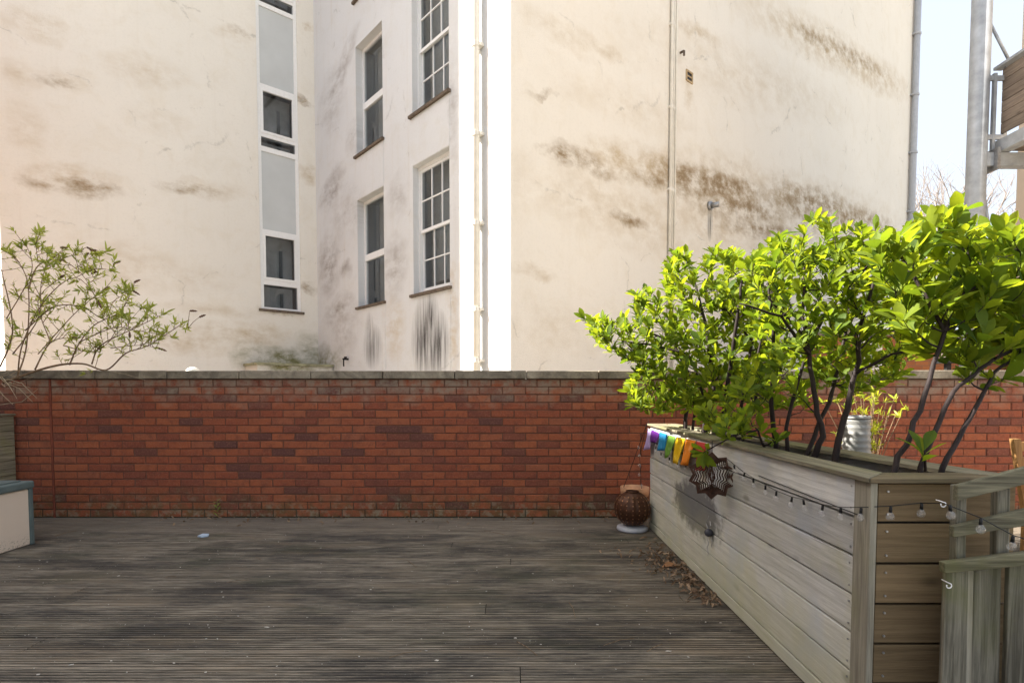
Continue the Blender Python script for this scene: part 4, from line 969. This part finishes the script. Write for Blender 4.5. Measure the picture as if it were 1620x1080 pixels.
# ------------------------------------------------------------------ bare trees far behind
def bare_tree(base, H, s, lab):
    r = random.Random(s); root = thing('bare_tree', lab, 'tree', base, 'bare trees far behind on the right'); tr = MB(); br = MB()
    def rec(p, d, L, rad, lev):
        e = p+d*L; q = p.lerp(e, .5)+Vector((r.uniform(-1, 1), r.uniform(-1, 1), r.uniform(-1, 1)))*L*.06
        (tr if lev == 0 else br).tube([p, q, e], [rad, rad*.85, rad*.65], 6 if lev < 2 else 4, False)
        if lev >= 6: return
        for k in range(3 if lev < 5 else 2):
            nd = (d+Vector((r.uniform(-1, 1), r.uniform(-1, 1), r.uniform(-.35, .75)))*.75).normalized(); rec(p.lerp(e, r.uniform(.6, 1)), nd, L*r.uniform(.6, .82), rad*.55, lev+1)
    rec(Vector(base), Vector((0, 0, 1)), H*.3, H*.016, 0)
    obj('trunk', tr, M_twig, root); stuffpart(obj('branches', br, plain('grey_twig', (.23, .20, .18), .9), root))
p = at_y(1490, 600, 34); bare_tree((p.x, 34, -.14), 20, 3, 'bare tree between the building and the steel column')
p = at_y(1625, 600, 30); bare_tree((p.x, 30, -.14), 19, 8, 'bare tree to the right of the steel column')

# ------------------------------------------------------------------ litter, fallen leaves, weed
rl = random.Random(21); M_dleaf = leafmat('dry_leaf', (.10, .06, .035), (.20, .13, .08), (.36, .25, .16), .1, .8)
dl_ = leaf_mesh(.05, .02, .6, .5, M_dleaf, 'dry_leaf', 3, .9); m = MB()
for k in range(520):
    if k < 400:
        yy = 3.15+abs(rl.gauss(0, .55)) if rl.random() < .5 else rl.gauss(3.95, .28); x = PX-.02-abs(rl.gauss(0, .09 if yy < 3.7 or yy > 4.3 else .16))
    else: x, yy = rl.uniform(-3.5, 1.0), WALLY-.02-abs(rl.gauss(0, .12))
    if yy > WALLY-.02: continue
    s = rl.uniform(.3, 1.1); M = Matrix.Translation((x, yy, .008+rl.uniform(0, .02))) @ Matrix.Rotation(rl.uniform(0, 6.28), 4, 'Z') @ Matrix.Rotation(rl.uniform(-.7, .7), 4, 'X') @ Matrix.Rotation(rl.uniform(-.3, .3), 4, 'Y') @ Matrix.Diagonal((s, s, s, 1))
    n = len(m.v); m.v += [tuple(M @ v.co) for v in dl_.vertices]; m.f += [tuple(n+q for q in p.vertices) for p in dl_.polygons]
fl = obj('fallen_leaves', m, M_dleaf); tag(fl, 'dry brown fallen leaves gathered along the planter foot', 'leaves', kind='stuff')
m = MB(); 
for k in range(170):
    p = at_z(rl.uniform(0, 1250), rl.uniform(825, 1075), .003)
    if p.x > PX-.05 or p.y > WALLY-.05: continue
    s = rl.uniform(.002, .008) if rl.random() < .9 else rl.uniform(.009, .016); a = rl.uniform(0, 6.28); e = Vector((math.cos(a), math.sin(a)*.7, 0))*s; f_ = Vector((-math.sin(a), math.cos(a), 0))*s*rl.uniform(.25, .7)
    m.prism([p-e, p-f_+e*.3, p+e, p+f_-e*.2], (0, 0, rl.uniform(.001, .004)))
tag(obj('petal_litter', m, plain('pale_litter', (.55, .50, .43), .8, .3, 50)), 'small pale petals and crumbs scattered over the deck', 'litter', kind='stuff')
m = MB()
for k in range(16):
    p = at_z(rl.uniform(100, 1200), rl.uniform(830, 1050), .004)
    if p.x > PX-.1: continue
    a = rl.uniform(0, 3.14); e = Vector((math.cos(a), math.sin(a), 0))*rl.uniform(.03, .12); m.tube([p-e, p+Vector((rl.uniform(-.01, .01), rl.uniform(-.01, .01), .006)), p+e], .0016, 4)
tag(obj('twig_litter', m, M_twig), 'thin dry twigs lying about on the deck', 'twigs', kind='stuff')
p = at_z(1046, 897, .004); bl_ = tag(obj('brown_leaf', leaf_mesh(.13, .07, .5, .2, plain('tan_leaf', (.34, .17, .08), .8, .3), 'brown_leaf'), None, loc=p), 'large curled tan leaf lying by the planter foot', 'leaf'); bl_.rotation_euler = (.2, -.15, .3)
p = at_z(322, 848, .004); tag(obj('paper_scrap', MB().prism([p+Vector(k) for k in ((-.04, -.02, 0), (.0, -.035, .0), (.045, -.01, .0), (.03, .03, .004), (-.02, .025, .006))], (0, .002, .012)), plain('paper', (.42, .50, .58), .6)), 'crumpled pale blue scrap on the deck at left', 'scrap')
p = at_z(350, 817, .0); p.y = WALLY-.03; wd = thing('weed', 'small green weed growing at the foot of the brick wall', 'weed', p)
obj('stem', MB().tube([p, p+Vector((.01, -.02, .1)), p+Vector((0, -.03, .17))], .003, 5), M_twig, wd)
for h in (.07, .12, .17):
    for M in rosette(p+Vector((.003, -.025, h)), Vector((0, -.2, 1)), 5, rl, .8, (.8, 1.4)):
        l = bpy.data.objects.new('leaf', BLV[0]); col.objects.link(l); l.parent = wd; l.matrix_local = Matrix.Translation(-WO[wd.name]) @ M
